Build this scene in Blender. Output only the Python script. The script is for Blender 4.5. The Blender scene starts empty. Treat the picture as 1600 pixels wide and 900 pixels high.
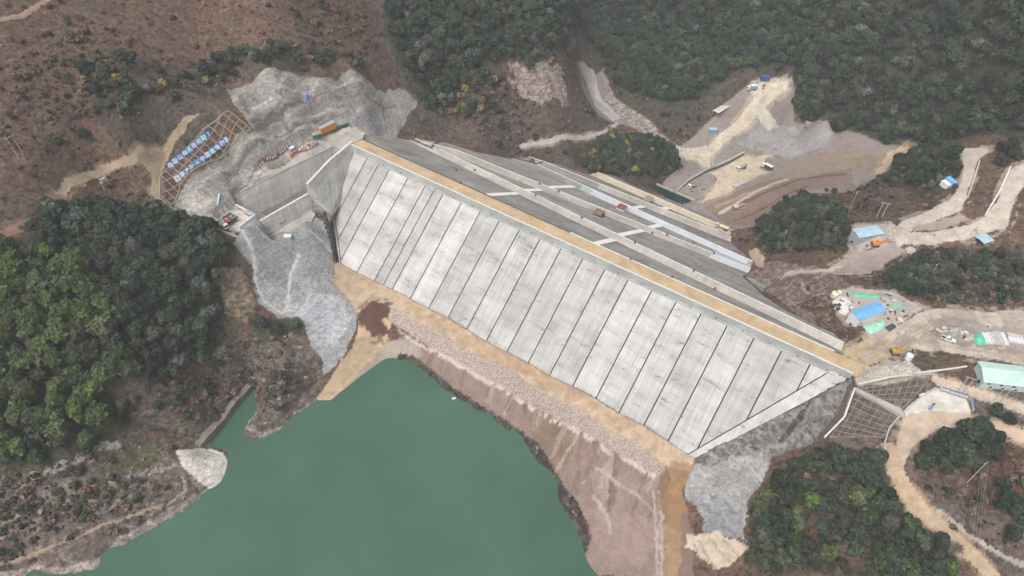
import bpy, bmesh, math, random
import numpy as np
from mathutils import Vector, Matrix
R = math.radians
rng = np.random.default_rng(7)
random.seed(7)
sc = bpy.context.scene
COL = sc.collection

# ------------------------------------------------------------------ camera, sky, sun, exposure
CAM_H, PITCH, FPX = 226.1, 46.44, 1081.0          # height above the dam crest (z = 0), tilt below the horizon, focal length
cam_d = bpy.data.cameras.new('camera'); cam = bpy.data.objects.new('camera', cam_d); COL.objects.link(cam)
cam.location = (0, 0, CAM_H); cam.rotation_euler = (R(90 - PITCH), 0, 0)
cam_d.sensor_width = 36.0; cam_d.lens = FPX / 1600 * 36.0
cam_d.clip_start = 1.0; cam_d.clip_end = 9000
sc.camera = cam
SUN_EL, SUN_AZ = 58.0, 215.0                       # azimuth clockwise from +Y
world = bpy.data.worlds.new('World'); sc.world = world; world.use_nodes = True
wn = world.node_tree.nodes; wl = world.node_tree.links
bg = wn['Background']; sky = wn.new('ShaderNodeTexSky'); sky.sky_type = 'NISHITA'; sky.sun_disc = False
sky.sun_elevation = R(SUN_EL); sky.sun_rotation = R(SUN_AZ); sky.dust_density = 6.0; sky.air_density = 1.0
hs = wn.new('ShaderNodeHueSaturation'); hs.inputs['Saturation'].default_value = 0.30
wl.new(sky.outputs[0], hs.inputs['Color']); wl.new(hs.outputs[0], bg.inputs['Color']); bg.inputs['Strength'].default_value = 0.115
sd = bpy.data.lights.new('sun', 'SUN'); sd.energy = 1.15; sd.angle = R(22); sd.color = (1.0, 0.96, 0.90)
so = bpy.data.objects.new('sun', sd); COL.objects.link(so)
so.rotation_euler = (R(90 - SUN_EL), 0, R(180 - SUN_AZ))
so.location = (0, 0, 600)
sc.view_settings.view_transform = 'Standard'; sc.view_settings.look = 'None'
sc.view_settings.gamma = 1.0; sc.view_settings.use_curve_mapping = False
sc.view_settings.exposure = 0.55
HAZE = .00019
sc.cycles.max_bounces = 6; sc.cycles.diffuse_bounces = 3; sc.cycles.volume_bounces = 1
sc.cycles.transparent_max_bounces = 8

# ------------------------------------------------------------------ pixel rays (1600 x 900 photo) and the dam frame
_c, _s = math.cos(R(PITCH)), math.sin(R(PITCH))
def ray(px, py):
    u = (np.asarray(px, float) - 800) / FPX; v = (450 - np.asarray(py, float)) / FPX
    return np.stack([u, _c + v * _s, -_s + v * _c], -1)
def W(px, py, z):
    d = ray(px, py); t = (z - CAM_H) / d[..., 2]
    return np.stack([d[..., 0] * t, d[..., 1] * t, np.zeros_like(t) + z], -1)
def to_px(X):
    X = np.asarray(X, float); x, y, z = X[..., 0], X[..., 1], X[..., 2] - CAM_H
    dep = y * _c - z * _s; up = y * _s + z * _c
    return 800 + FPX * x / dep, 450 - FPX * up / dep
AZ = R(-34.89)
A0 = np.array([-55.4, 295.7]); AX = np.array([math.cos(AZ), math.sin(AZ)]); NX = np.array([-math.sin(AZ), math.cos(AZ)])
def SN(x, y): return (x - A0[0]) * AX[0] + (y - A0[1]) * AX[1], (x - A0[0]) * NX[0] + (y - A0[1]) * NX[1]
def DW(s, n, z): return (A0[0] + s * AX[0] + n * NX[0], A0[1] + s * AX[1] + n * NX[1], z)
def on_face(px, py):                                # pixel -> (s, n, z) on the upstream face plane z = n / 1.4
    d = ray(px, py); o = np.array([0, 0, CAM_H])
    k = NX[0] * d[0] + NX[1] * d[1]; b = -(A0 @ NX)
    t = (b / 1.4 - o[2]) / (d[2] - k / 1.4)
    p = o + d * t; s, n = SN(p[0], p[1]); return s, n, p[2]
WATER, TOE, CREST = -47.0, -32.0, 3.2
POOL = -60.0
# downstream road lines: (n fit, z fit) against s, inner and outer edge of each bench
DSL = [((0, 9.4), (0, CREST)),
       ((-.127, 42.1), (.077, -16.9)), ((-.126, 47.1), (.077, -16.9)),
       ((.120, 49.5), (-.078, -18.4)), ((.114, 55.0), (-.078, -18.4)),
       ((-.080, 92.6), (.043, -41.8)), ((-.090, 98.2), (.043, -41.8)),
       ((.104, 94.2), (-.079, -39.2)), ((.105, 99.2), (-.079, -39.2)),
       ((-.053, 124.0), (.020, -54.6)), ((-.057, 129.5), (.020, -54.6))]
def ds_profile(s):
    pts = []
    for (a, b), (c, d) in DSL:
        n, z = a * s + b, c * s + d
        if pts:
            n = max(n, pts[-1][0] + .02); z = min(z, pts[-1][1])
        pts.append((n, z))
    pts.append((pts[-1][0] + 24, pts[-1][1] - 15))
    return pts
_S = np.arange(-90, 262, 1.0); _PR = np.array([ds_profile(s) for s in _S])
def dam_h(x, y):                                    # dam surface height
    s, n = SN(x, y)
    z = np.where(n < 0, n / 1.4, CREST - 1.0)
    i = np.clip(np.round(s - _S[0]).astype(int), 0, len(_S) - 1)
    P = _PR[i]; zz = P[..., 0, 1].copy()
    for k in range(P.shape[-2] - 1):
        n0, z0, n1, z1 = P[..., k, 0], P[..., k, 1], P[..., k + 1, 0], P[..., k + 1, 1]
        t = np.clip((n - n0) / np.maximum(n1 - n0, .01), 0, 1)
        zz = np.where(n >= n0, z0 + (z1 - z0) * t, zz)
    return np.where(n > 9.4, zz, z)

def G(px, py, hf=None, dz=.5):                             # pixel -> point on the ground
    hf = hf or hat
    d = ray(px, py); shp = d.shape[:-1]; d = d.reshape(-1, 3)
    z = np.full(len(d), 150.0); done = np.zeros(len(d), bool)
    for k in range(int(230 / dz)):
        t = (z - CAM_H) / d[:, 2]; below = hf(d[:, 0] * t, d[:, 1] * t) >= z
        done |= below; z = np.where(done, z, z - dz)
        if done.all(): break
    lo, hi = z, z + dz
    for k in range(10):
        m = (lo + hi) / 2; t = (m - CAM_H) / d[:, 2]; b = hf(d[:, 0] * t, d[:, 1] * t) >= m
        lo, hi = np.where(b, m, lo), np.where(b, hi, m)
    t = (lo - CAM_H) / d[:, 2]
    return np.stack([d[:, 0] * t, d[:, 1] * t, lo], -1).reshape(shp + (3,))
def on_dam(px, py): return G(px, py, dam_h)
def pts(txt): return [tuple(map(float, p.split(','))) for p in txt.split()]
OUT_PX = pts('553,226 545,237 520,300 512,330 519,362 526,410 620,456 700,501 800,556 900,610 1000,666 1072,708 1088,715 1200,652 1336,588 1342,570 1316,556 1318,534 1303,521 1262,503 1224,483 1193,463 1160,432 1171,423 1175,412 1168,402 1143,380 1140,357 1085,328 1046,311 1011,300 955,272 940,271 895,266 871,256 840,258 800,247 745,238 700,224 690,222 676,234 640,218 600,212 575,212')
OUT3 = on_dam(np.array([p[0] for p in OUT_PX]), np.array([p[1] for p in OUT_PX])); OUT = OUT3[:, :2]
# ------------------------------------------------------------------ terrain: control points (pixel, height)
CP = '''
0 -100 100;100 -100 96;200 -100 91;300 -100 86;430 -100 80;540 -100 68;640 -100 62;700 -100 58;800 -100 50;870 -100 42
0 10 81;100 10 76;200 10 71;300 10 65;430 10 60;540 10 46;600 10 40;700 10 31;800 10 22;870 10 16
0 100 67;100 100 61;200 100 56;300 100 49;400 60 52;500 50 42;600 50 29;700 50 20;800 50 12;870 50 6
0 200 52;100 200 46;200 200 41;300 170 38;0 300 38;60 250 42;60 320 30;0 370 28
90 300 29;160 262 28;245 235 27;240 300 18;270 335 9;150 320 20;220 330 12
355 178 36;320 205 31;300 265 20;255 280 20;340 235 22;280 310 11
370 130 40;430 115 41;500 120 31;560 122 23;600 120 13;640 155 -3;400 200 26;440 185 22;480 160 22;540 160 14;590 185 -4;560 182 8;600 140 7
375 280 6;430 250 8;480 215 10;520 190 9;330 300 10;320 330 6;360 300 7
400 293 3.4;453 256 3.4;500 226 3.4;540 205 3.4;385 300 2.6;345 340 1.5;370 345 0;395 320 1.5;340 352 1.5;375 362 0;560 206 3
640 120 7;640 90 15;700 100 6;700 200 -21;650 190 -13;700 150 -7.5;760 100 3;760 150 -11;760 200 -22;800 100 -2;800 150 -15;800 200 -28;870 100 -7;870 150 -20;870 200 -33
880 248 -46
910 215 -46;893 110 -22;893 60 -9;925 150 -54;960 175 -56;990 195 -56;1010 220 -57;907 100 -50;905 60 -43;940 110 -48
920 265 -54;960 240 -48;1000 230 -49;1040 250 -46;980 275 -51;1050 285 -57;940 262 -54
1060 240 -55;1100 245 -56;1100 210 -50;1130 220 -50;1080 290 -58.5;1100 300 -58.5;1120 320 -58;1150 260 -57;1200 260 -57;1170 235 -54;1060 310 -59.5;1020 290 -58;1130 340 -57;1250 240 -53
1200 210 -50;1250 205 -49;1290 215 -46;1160 215 -50;1140 185 -43;1180 160 -33;1200 135 -27;1230 130 -25;1130 165 -36;1110 180 -42;1210 170 -37;1240 180 -43;1170 190 -45;1170 130 -25;1150 110 -20
1000 110 -44;1000 60 -30;1000 10 -14;960 60 -34;960 10 -22;1000 -100 20;940 -100 0;1050 150 -42;1050 180 -49;1100 150 -37;1100 100 -24;1100 10 0;1100 -100 31;930 20 -35;925 60 -40;915 -60 -20
1200 56 -6;1200 10 5;1200 -100 36;1300 180 -28;1300 120 -13;1300 30 9;1300 -100 43;1400 190 -19;1400 100 6;1400 10 28;1400 -100 56;1500 190 3;1500 100 24;1500 10 44;1500 -100 70;1590 190 24;1590 100 41;1590 10 59;1590 -100 82
1180 300 -50;1200 320 -46;1250 275 -46;1170 340 -50;1230 300 -40;1280 280 -38;1330 260 -34;1370 250 -30;1410 232 -24;1300 245 -40;1340 290 -30
1150 365 -51;1180 390 -35;1185 365 -42;1250 340 -22;1220 380 -26;1300 330 -16;1300 380 -8;1250 400 -18;1220 410 -22;1195 420 -28
1155 423 -33;1183 452 -25;1215 477 -17;1255 505 -9;1290 524 -3;1310 540 1
1230 440 -14;1200 440 -25;1250 470 -8;1280 440 -6;1300 470 1;1290 500 0;1330 420 -5;1270 425 -11
1355 370 0;1340 345 -6;1390 340 1;1370 300 -10;1420 350 4;1400 380 3;1380 420 0;1360 405 -3
1460 345 6;1500 300 11;1520 240 15;1495 230 12;1440 250 -4;1430 300 2;1460 280 6;1540 260 17;1550 300 13;1530 340 9;1560 345 10;1590 270 20;1595 330 14;1480 375 6;1550 370 7;1440 385 4.5
1420 430 0;1500 420 1;1560 420 2;1595 440 3;1540 455 2.5;1440 460 3;1380 450 3;1500 475 4
1350 470 3.4;1400 490 3.4;1310 465 2.5;1350 510 3.3;1320 500 2.5;1450 500 3.4;1500 490 4;1590 490 4.5;1340 550 3.2;1400 540 3.2;1480 540 3.4;1550 545 3.4;1595 555 3.6;1400 520 3.2;1540 520 3.6
1350 580 2.8;1400 575 2.5;1450 570 2.2;1500 575 2.4;1540 590 2.4;1595 600 2.4;1460 600 1;1490 610 0;1550 635 .5;1595 650 .2
1330 606 1.5;1337 640 -4;1310 655 -7;1285 682 -10;1390 600 1;1375 625 -1.5;1410 640 -2.5;1360 665 -6;1400 665 -4
1430 640 -1.5;1470 610 -1;1515 640 -1;1450 670 -1.5;1410 690 -2;1395 710 -2.5;1480 660 -1.5
1400 740 -4;1440 790 -7;1490 840 -10;1545 888 -13;1595 880 -12;1560 670 -.5;1590 690 -1;1500 720 -4;1450 720 -4;1590 790 -6;1540 790 -7;1560 850 -11
1300 720 -10;1350 760 -10;1400 820 -14;1300 800 -18;1240 740 -20;1250 800 -26;1200 820 -34;1190 880 -38;1250 890 -30;1320 890 -24;1400 890 -19;1470 890 -15
1300 610 -2;1250 645 -12;1180 690 -22;1120 725 -30;1240 690 -17;1280 660 -9;1200 740 -24;1170 770 -33;1100 745 -35;1085 790 -39;1150 830 -38;1140 870 -41;1090 840 -41
1045 735 -35;1070 705 -32;1060 780 -39;1055 850 -42;1050 895 -43;1120 895 -42.5
1000 740 -40.5;950 720 -41;1000 800 -41.5;1010 870 -43;950 800 -42.5;940 870 -44.5;900 720 -42.5;880 690 -40.5;900 780 -44.5;1150 895 -41.5
540 420 -32;570 450 -32;600 462 -32;650 485 -32;720 525 -32;800 570 -32;880 612 -32;960 655 -32;1030 695 -32;1070 712 -32
603 475 -32.2;690 522 -32.2;800 582 -32.3;900 640 -32.3;1000 698 -32.4;1040 728 -33
590 500 -34;640 520 -37.5;700 562 -39;800 620 -39.5;870 660 -39.7;960 712 -40;1030 745 -40
622 545 -44;700 590 -43;800 650 -43.5;860 700 -43.5;600 540 -44
590 470 -33;565 510 -37;585 500 -35.5;550 560 -42;520 600 -45;570 560 -43.5
522 330 -14;528 360 -21;533 405 -31;505 335 -14;515 365 -21;520 410 -30;495 330 -13
560 480 -33;555 510 -36;530 560 -40;500 580 -41;540 440 -32;520 450 -30;480 450 -26;450 480 -26;480 400 -21;450 420 -20;410 400 -12;400 450 -18;410 490 -22;440 375 -10;480 360 -12;400 370 -3;430 365 -9;500 500 -32;480 530 -34;520 520 -35
365 400 -4;375 440 -12;390 480 -18;340 390 0;300 350 5;250 400 9;150 400 14;50 420 19;0 450 20;300 470 -5;200 480 4;100 500 10;0 550 8;345 500 -16;280 560 -18;200 580 -9;100 600 -3;0 640 -6;360 560 -28;430 520 -28;430 560 -34;470 560 -37;400 570 -34
330 600 -34;300 650 -35;200 640 -22;100 680 -17;0 720 -20;280 690 -39;200 720 -34;100 760 -31;0 800 -34;0 860 -41;60 850 -41;150 830 -41;230 790 -40;270 760 -42;380 585 -38;350 620 -39
320 720 -42;300 715 -40;340 740 -45
430 640 -41;460 615 -40;402 662 -42.5;420 600 -35
'''
SHORE = [(0,905),(60,895),(105,893),(150,890),(170,862),(200,845),(250,818),(300,790),(325,765),(345,755),(355,722),(350,707),(322,700),(345,662),(375,625),(392,602),(401,606),(402,640),(383,668),(412,684),(440,668),(470,645),(495,625),(515,628),(545,603),(575,580),(600,562),(640,562),(665,580),(700,610),(740,635),(780,660),(815,682),(835,712),(860,745),(880,790),(900,820),(912,862),(915,905)]
cps = []
for ln in CP.replace('\n', ';').split(';'):
    if ln.strip():
        a, b, z = map(float, ln.split()); cps.append(W(a, b, z))
for (x0, y0), (x1, y1) in zip(SHORE[:-1], SHORE[1:]):
    m = max(1, int(math.hypot(x1 - x0, y1 - y0) / 22))
    for k in range(m): cps.append(W(x0 + (x1 - x0) * k / m, y0 + (y1 - y0) * k / m, WATER))
for a, b, z in ((500, 700, -60), (650, 650, -58), (700, 750, -62), (800, 800, -60), (300, 850, -60), (500, 850, -64), (400, 750, -58), (365, 655, -50), (700, 640, -54), (850, 850, -56), (590, 610, -54)):
    cps.append(W(a, b, z))
for x, y, z in ((0, 0, -66), (-60, -60, -66), (40, 40, -60), (-200, 0, -20), (-330, 60, 40), (150, 0, -10), (250, 60, 0), (400, 100, 30), (420, 250, 45), (-420, 250, 100),
                (-330, -200, 60), (0, -300, -66), (300, -250, 60), (-900, 0, 250), (900, 0, 200), (0, 1400, 300), (900, 900, 300), (-900, 900, 300), (0, -1000, 40), (900, -900, 150), (-900, -900, 150)):
    cps.append((x, y, z))
CPA = np.array(cps)
_con = OUT3[18:]                                    # where the hillsides meet the downstream face
_keep = np.array([np.hypot(*(_con[:, :2] - p[:2]).T).min() > 9 for p in CPA]); CPA = np.concatenate([CPA[_keep], _con + [0, 0, .3]])
def phi(d2): return np.sqrt(d2 + 16.0)
_n = len(CPA)
_D = phi(((CPA[:, None, :2] - CPA[None, :, :2]) ** 2).sum(-1))
_D -= np.eye(_n) * 0.6                              # a little smoothing
_M = np.zeros((_n + 3, _n + 3)); _M[:_n, :_n] = _D; _M[:_n, _n] = 1; _M[:_n, _n + 1:] = CPA[:, :2] / 100; _M[_n:, :_n] = _M[:_n, _n:].T
_w = np.linalg.solve(_M, np.concatenate([CPA[:, 2], np.zeros(3)]))
def rbf(x, y):
    out = np.empty(x.shape, np.float32); xf, yf, of = x.ravel(), y.ravel(), out.ravel()
    cx, cy, w = CPA[:, 0].astype(np.float32), CPA[:, 1].astype(np.float32), _w[:_n].astype(np.float32)
    for i in range(0, len(xf), 8192):
        a, b = xf[i:i + 8192].astype(np.float32), yf[i:i + 8192].astype(np.float32)
        d = np.sqrt((a[:, None] - cx) ** 2 + (b[:, None] - cy) ** 2 + 16.0)
        of[i:i + 8192] = d @ w + _w[_n] + (_w[_n + 1] * a + _w[_n + 2] * b) / 100
    return of.reshape(x.shape)
def vnoise(x, y, scale, seed):                      # smooth value noise in -1..1
    g = np.random.default_rng(seed).uniform(-1, 1, (257, 257))
    u, v = x / scale, y / scale
    iu, iv = np.floor(u).astype(int), np.floor(v).astype(int); fu, fv = u - iu, v - iv
    fu, fv = fu * fu * (3 - 2 * fu), fv * fv * (3 - 2 * fv); iu, iv = iu % 256, iv % 256
    return (g[iu, iv] * (1 - fu) + g[iu + 1, iv] * fu) * (1 - fv) + (g[iu, iv + 1] * (1 - fu) + g[iu + 1, iv + 1] * fu) * fv
def fbm(x, y, scale, seed, octv=4):
    o = 0; a = 1.0
    for k in range(octv):
        o = o + a * vnoise(x + 13.7 * k, y - 7.1 * k, scale / 2 ** k, seed + k); a *= .5
    return o / 1.6
def axis(lo, hi, step, far):
    core = np.arange(lo, hi + .01, step); out = [core]; d = step; p = hi; e = []
    while p < far: d *= 1.25; p += d; e.append(p)
    f = []; d = step; p = lo
    while p > -far: d *= 1.25; p -= d; f.append(p)
    return np.concatenate([f[::-1], core, e]), len(f)
STEP = 0.75
X0, X1, Y0, Y1 = -300, 360, 30, 600
gx, nx0 = axis(X0, X1, STEP, 2600); gy, ny0 = axis(Y0, Y1, STEP, 2600)
GX, GY = np.meshgrid(gx, gy, indexing='ij')
H = rbf(GX, GY).astype(float)
rad = np.hypot(GX - 20, GY - 300); far = np.clip((rad - 700) / 900, 0, 1)
H = H * (1 - far) + far * (150 + 70 * fbm(GX, GY, 700, 3))
def inpoly(x, y, poly):
    poly = np.asarray(poly); ins = np.zeros(np.shape(x), bool); j = len(poly) - 1
    for i in range(len(poly)):
        xi, yi, xj, yj = poly[i, 0], poly[i, 1], poly[j, 0], poly[j, 1]
        if yi != yj:
            ins ^= ((yi > y) != (yj > y)) & (x < (xj - xi) * (y - yi) / (yj - yi) + xi)
        j = i
    return ins
def hat(x, y):                                      # bilinear terrain height in the core
    u = np.clip((np.asarray(x, float) - X0) / STEP, 0, (X1 - X0) / STEP - 1.001); v = np.clip((np.asarray(y, float) - Y0) / STEP, 0, (Y1 - Y0) / STEP - 1.001)
    i, j = np.floor(u).astype(int), np.floor(v).astype(int); fu, fv = u - i, v - j; i, j = i + nx0, j + ny0
    return (H[i, j] * (1 - fu) + H[i + 1, j] * fu) * (1 - fv) + (H[i, j + 1] * (1 - fu) + H[i + 1, j + 1] * fu) * fv

# ------------------------------------------------------------------ dam outline, and the terrain cut to it
inside = inpoly(GX, GY, OUT)
DH = dam_h(GX, GY)
def dilate(m):
    o = m.copy(); o[1:] |= m[:-1]; o[:-1] |= m[1:]; o[:, 1:] |= m[:, :-1]; o[:, :-1] |= m[:, 1:]; return o
# ------------------------------------------------------------------ ground zones: map polygons (photo outline laid on the ground), colour, kind of surface
ZONES = []                                          # (kind, colour, region, polygon, warp)
def zone(kind, col, txt, region=None, warp=1.2): ZONES.append(('poly', kind, col, region, pts(txt), warp))
def line(kind, col, w, txt, region=None, warp=.5): ZONES.append(('line', kind, col, region, pts(txt), warp, w))
zone('veg', (.095, .075, .058), '0,300 120,330 240,300 370,360 400,400 390,600 200,700 0,760')
zone('veg', (.10, .075, .066), '580,0 600,-60 740,-60 900,-60 905,100 1010,220 960,280 850,265 690,225 620,205 650,150 590,110')
zone('veg', (.080, .064, .054), '130,100 260,100 440,70 560,90 430,112 365,125 350,180 300,230 250,235 200,240 140,200', warp=4)
zone('veg', (.055, .055, .040), '600,20 620,-60 740,-60 860,-60 905,-40 890,95 780,80 700,190 640,140 600,60')
zone('veg', (.050, .055, .042), '895,0 900,-90 1000,-90 1100,-90 1200,-90 1300,-90 1400,-90 1500,-90 1640,-90 1640,60 1610,225 1490,220 1400,230 1300,240 1250,190 1240,110 1150,110 1060,190 960,130 915,80')
zone('veg', (.045, .045, .030), '0,395 80,390 130,330 300,335 365,385 350,540 300,590 210,640 180,690 100,720 0,740')
zone('veg', (.050, .045, .032), '1170,800 1240,720 1300,690 1390,720 1440,790 1490,860 1500,905 1170,905')
zone('veg', (.11, .070, .055), '1240,790 1330,800 1400,860 1330,890 1240,860')
zone('veg', (.055, .048, .036), '1175,350 1240,300 1330,310 1400,230 1500,230 1490,300 1430,345 1340,350 1330,395 1190,400')
zone('veg', (.10, .07, .058), '1310,300 1400,290 1450,320 1400,350 1330,345')
zone('veg', (.060, .055, .045), '1350,430 1420,395 1600,385 1600,470 1480,472 1400,455')
zone('veg', (.065, .055, .045), '880,240 960,200 1035,220 1065,275 980,290')
zone('rock', (.170, .138, .120), '0,735 100,740 180,700 280,690 350,700 335,770 250,822 170,866 150,893 60,900 0,905')
zone('rock', (.150, .125, .105), '345,545 400,540 440,500 480,520 505,560 500,595 515,620 470,650 412,690 380,675 400,640 400,605 385,610 330,700 200,650 260,570')
zone('rock', (.24, .185, .13), '340,420 380,418 398,470 400,510 350,490')
zone('veg', (.07, .07, .045), '385,490 430,500 470,490 480,520 440,530 400,540')
zone('rock', (.33, .31, .30), '160,560 330,560 345,600 280,640 200,620', warp=5)
zone('veg', (.11, .085, .070), '150,560 340,545 345,600 280,650 190,640', warp=4)
zone('veg', (.09, .09, .05), '150,720 210,690 260,700 240,740 170,745', warp=3)
zone('rock', (.26, .21, .18), '800,95 880,110 890,165 840,165 790,130', warp=4)
zone('rock', (.22, .165, .145), '1155,425 1200,408 1300,425 1335,450 1300,480 1330,520 1318,536 1250,500 1190,455')
zone('veg', (.10, .072, .052), '1245,475 1275,465 1330,515 1322,530 1285,515')
zone('grav', (.25, .215, .195), '900,95 945,105 960,160 1000,180 1060,230 1105,190 1145,150 1190,120 1245,120 1240,190 1305,205 1410,228 1390,262 1330,300 1250,300 1185,352 1142,358 1050,314 1030,290 1068,262 1022,213 975,195 935,180 915,150')
zone('grav', (.225, .165, .138), '1100,322 1180,288 1260,262 1330,258 1335,290 1250,300 1185,352 1142,352')
line('dirt', (.15, .085, .06), 2.2, '1130,330 1190,305 1250,280 1320,272', None, 1.5); line('dirt', (.34, .25, .19), 2.5, '1120,322 1185,296 1250,270', None, 1.5); line('dirt', (.15, .085, .06), 2, '1150,345 1200,322 1260,292', None, 1.5)
zone('veg', (.07, .058, .046), '935,105 960,128 1060,178 1110,150 1150,110 1240,100 1245,118 1190,118 1150,142 1105,188 1058,226 1035,205 1000,178 965,160')
line('dirt', (.42, .37, .31), 3, '1125,332 1180,301 1240,276 1310,256 1380,246', None, 1)
zone('grav', (.285, .225, .18), '1200,262 1290,238 1370,240 1400,232 1405,250 1340,262 1230,280')
zone('grav', (.29, .275, .27), '1180,205 1240,195 1300,208 1290,228 1200,238 1150,225')
zone('dirt', (.47, .39, .29), '1095,318 1118,292 1104,272 1130,262 1155,245 1205,243 1185,262 1200,268 1140,300', 'work_yard')
line('dirt', (.50, .43, .34), 7, '1060,240 1090,246 1106,240 1130,215 1170,180 1195,155 1215,138', 'dirt_road')
zone('dirt', (.48, .41, .33), '1045,240 1075,232 1110,232 1112,262 1100,262 1090,250', 'dirt_road')
zone('dirt', (.50, .44, .35), '1172,140 1190,128 1235,126 1228,142 1205,152 1180,152', 'work_yard')
zone('dirt', (.46, .43, .37), '1180,172 1192,165 1216,196 1200,204 1190,192')
zone('dirt', (.43, .41, .39), '904,97 918,102 935,140 972,184 958,190 930,165 916,130', 'riverbed')
zone('rock', (.28, .24, .22), '940,105 960,150 1000,178 1030,200 1010,215 975,188 945,150')
line('dirt', (.40, .36, .32), 2.5, '815,229 860,221 900,215 945,206 966,192', 'footpath')
# shotcrete cut above the left abutment
zone('shot', (.285, .268, .25), '356,140 400,120 450,111 500,121 570,123 632,140 652,160 622,207 575,212 545,197 470,240 400,292 372,318 352,352 330,347 270,328 270,315 290,285 330,253 365,225 395,205 380,180 362,160', 'shotcrete_slope')
zone('shot', (.36, .335, .31), '268,318 300,300 350,318 372,332 352,352 330,347', 'shotcrete_slope')
zone('dirt', (.17, .145, .13), '395,206 425,180 460,158 478,152 480,160 445,178 412,205', 'shotcrete_slope')
zone('shot', (.31, .30, .305), '545,197 560,182 615,180 622,207 575,212', 'shotcrete_slope')
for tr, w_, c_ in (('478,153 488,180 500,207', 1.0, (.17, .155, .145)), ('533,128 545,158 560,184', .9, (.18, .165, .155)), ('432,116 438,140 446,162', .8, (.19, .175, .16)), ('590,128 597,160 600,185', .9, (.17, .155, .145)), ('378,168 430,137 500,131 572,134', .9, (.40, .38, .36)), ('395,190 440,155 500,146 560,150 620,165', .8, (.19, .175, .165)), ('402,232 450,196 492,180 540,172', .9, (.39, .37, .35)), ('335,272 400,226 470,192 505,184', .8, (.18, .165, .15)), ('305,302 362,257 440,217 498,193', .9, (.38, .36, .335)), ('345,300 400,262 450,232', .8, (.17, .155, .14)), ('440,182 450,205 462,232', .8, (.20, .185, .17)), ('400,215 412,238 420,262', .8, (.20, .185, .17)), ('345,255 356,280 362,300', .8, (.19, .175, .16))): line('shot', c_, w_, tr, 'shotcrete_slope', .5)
zone('dirt', (.52, .47, .42), '372,305 400,284 455,248 505,212 545,198 575,208 560,222 520,232 455,264 400,297', 'dirt_road', .3)
zone('dirt', (.46, .42, .38), '335,345 365,318 400,335 392,350 375,362 345,356', 'work_yard', .4)
# shotcrete slope between spillway and toe
zone('shot', (.285, .285, .29), '374,358 400,370 480,352 495,332 522,335 533,408 519,415 519,442 562,487 557,512 535,560 506,588 500,560 482,530 470,492 430,497 402,472 396,420 366,382', 'shotcrete_slope')
zone('shot', (.36, .37, .39), '450,480 500,455 540,470 550,500 520,540 490,510', 'shotcrete_slope', 3)
zone('shot', (.24, .24, .25), '415,400 440,385 470,400 455,440 420,440', 'shotcrete_slope', 4)
zone('shot', (.30, .295, .29), '374,350 400,344 486,322 486,358 402,376 380,374', 'shotcrete_slope', .3)
line('dirt', (.50, .49, .48), 1.1, '376,360 395,395 398,440 412,472 440,490 449,478 453,430 466,398', 'footpath', .2)
line('dirt', (.50, .49, .48), 1.2, '484,360 500,375 522,396', 'footpath', .2)
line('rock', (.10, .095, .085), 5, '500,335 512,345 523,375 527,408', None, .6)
# toe fill, riprap, lower slope
zone('grav', (.25, .185, .16), '598,540 640,520 700,563 800,621 870,661 960,713 1040,748 1050,905 915,905 912,862 880,790 835,712 780,660 700,610 640,562', 'fill_slope')
zone('grav', (.295, .218, .19), '930,740 1020,760 1040,830 1000,880 940,850 920,790', 'fill_slope', 5)
zone('grav', (.21, .155, .115), '820,650 880,665 900,700 875,750 845,710', 'fill_slope', 3)
zone('grav', (.34, .29, .25), '604,532 650,528 660,555 640,562 600,562 545,603 515,628 500,626 530,600 570,560', 'fill_slope')
zone('dirt', (.44, .32, .205), '562,505 590,488 612,505 606,535 570,575 515,626 490,625 520,590 550,545', 'fill_slope')
zone('dirt', (.38, .285, .19), '545,548 572,520 600,520 560,575 515,622 500,616', 'fill_slope', .5)
zone('dirt', (.43, .325, .23), '533,405 521,415 519,442 562,487 603,472 690,522 800,582 900,640 1000,698 1040,731 1076,738 1090,715 1070,704 1000,660 900,604 800,550 700,495 620,450', 'fill_terrace')
zone('dirt', (.40, .285, .19), '640,478 740,528 860,592 980,660 985,670 860,604 740,542 650,492', 'fill_terrace')
zone('rip', (.49, .395, .35), '607,474 690,520 800,579 900,637 1000,695 1043,729 1036,750 960,711 870,659 800,619 700,561 640,520 606,500', 'riprap_slope', .4)
zone('dirt', (.50, .43, .37), '620,512 700,558 800,616 870,657 960,708 1036,746 1032,752 960,715 870,665 800,624 700,566 630,522', 'riprap_slope', .6)
zone('dirt', (.105, .052, .042), '565,483 582,471 605,475 608,488 597,500 612,522 580,527 563,502', 'fill_terrace', 1)
_rg = random.Random(5)
for _k in range(46):                                # erosion gullies and tipped streaks down the lower slope
    _x = _rg.uniform(660, 1040); _y = 545 + (_x - 660) * .545; _l = _rg.uniform(10, 34) if _x < 860 else _rg.uniform(20, 110); _d = _rg.uniform(-.5, .1)
    if _x < 1045: line('grav', _rg.choice([(.19, .14, .12), (.31, .24, .21), (.22, .155, .13), (.34, .275, .24), (.28, .20, .165)]), _rg.uniform(.7, 2.4), f'{_x:.0f},{_y:.0f} {_x + _l * _d * .6:.0f},{_y + _l * .55:.0f} {_x + _l * _d:.0f},{_y + _l:.0f}', 'fill_slope', 1.6)
for tr in ('1022,770 1026,830 1024,900', '1030,770 1034,830 1032,900', '925,775 945,800 955,830', '935,735 990,770 1020,800'): line('grav', (.40, .33, .29), 1.3, tr, 'fill_slope', 1.2)
line('rock', (.085, .070, .062), 2.6, '625,559 642,561 665,580 700,609 740,634 780,659 815,681', 'fill_slope', .6)
zone('rock', (.075, .062, .058), '808,676 835,688 872,742 902,792 926,842 915,868 898,822 878,792 858,746 834,714', 'fill_slope', 1)
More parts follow.
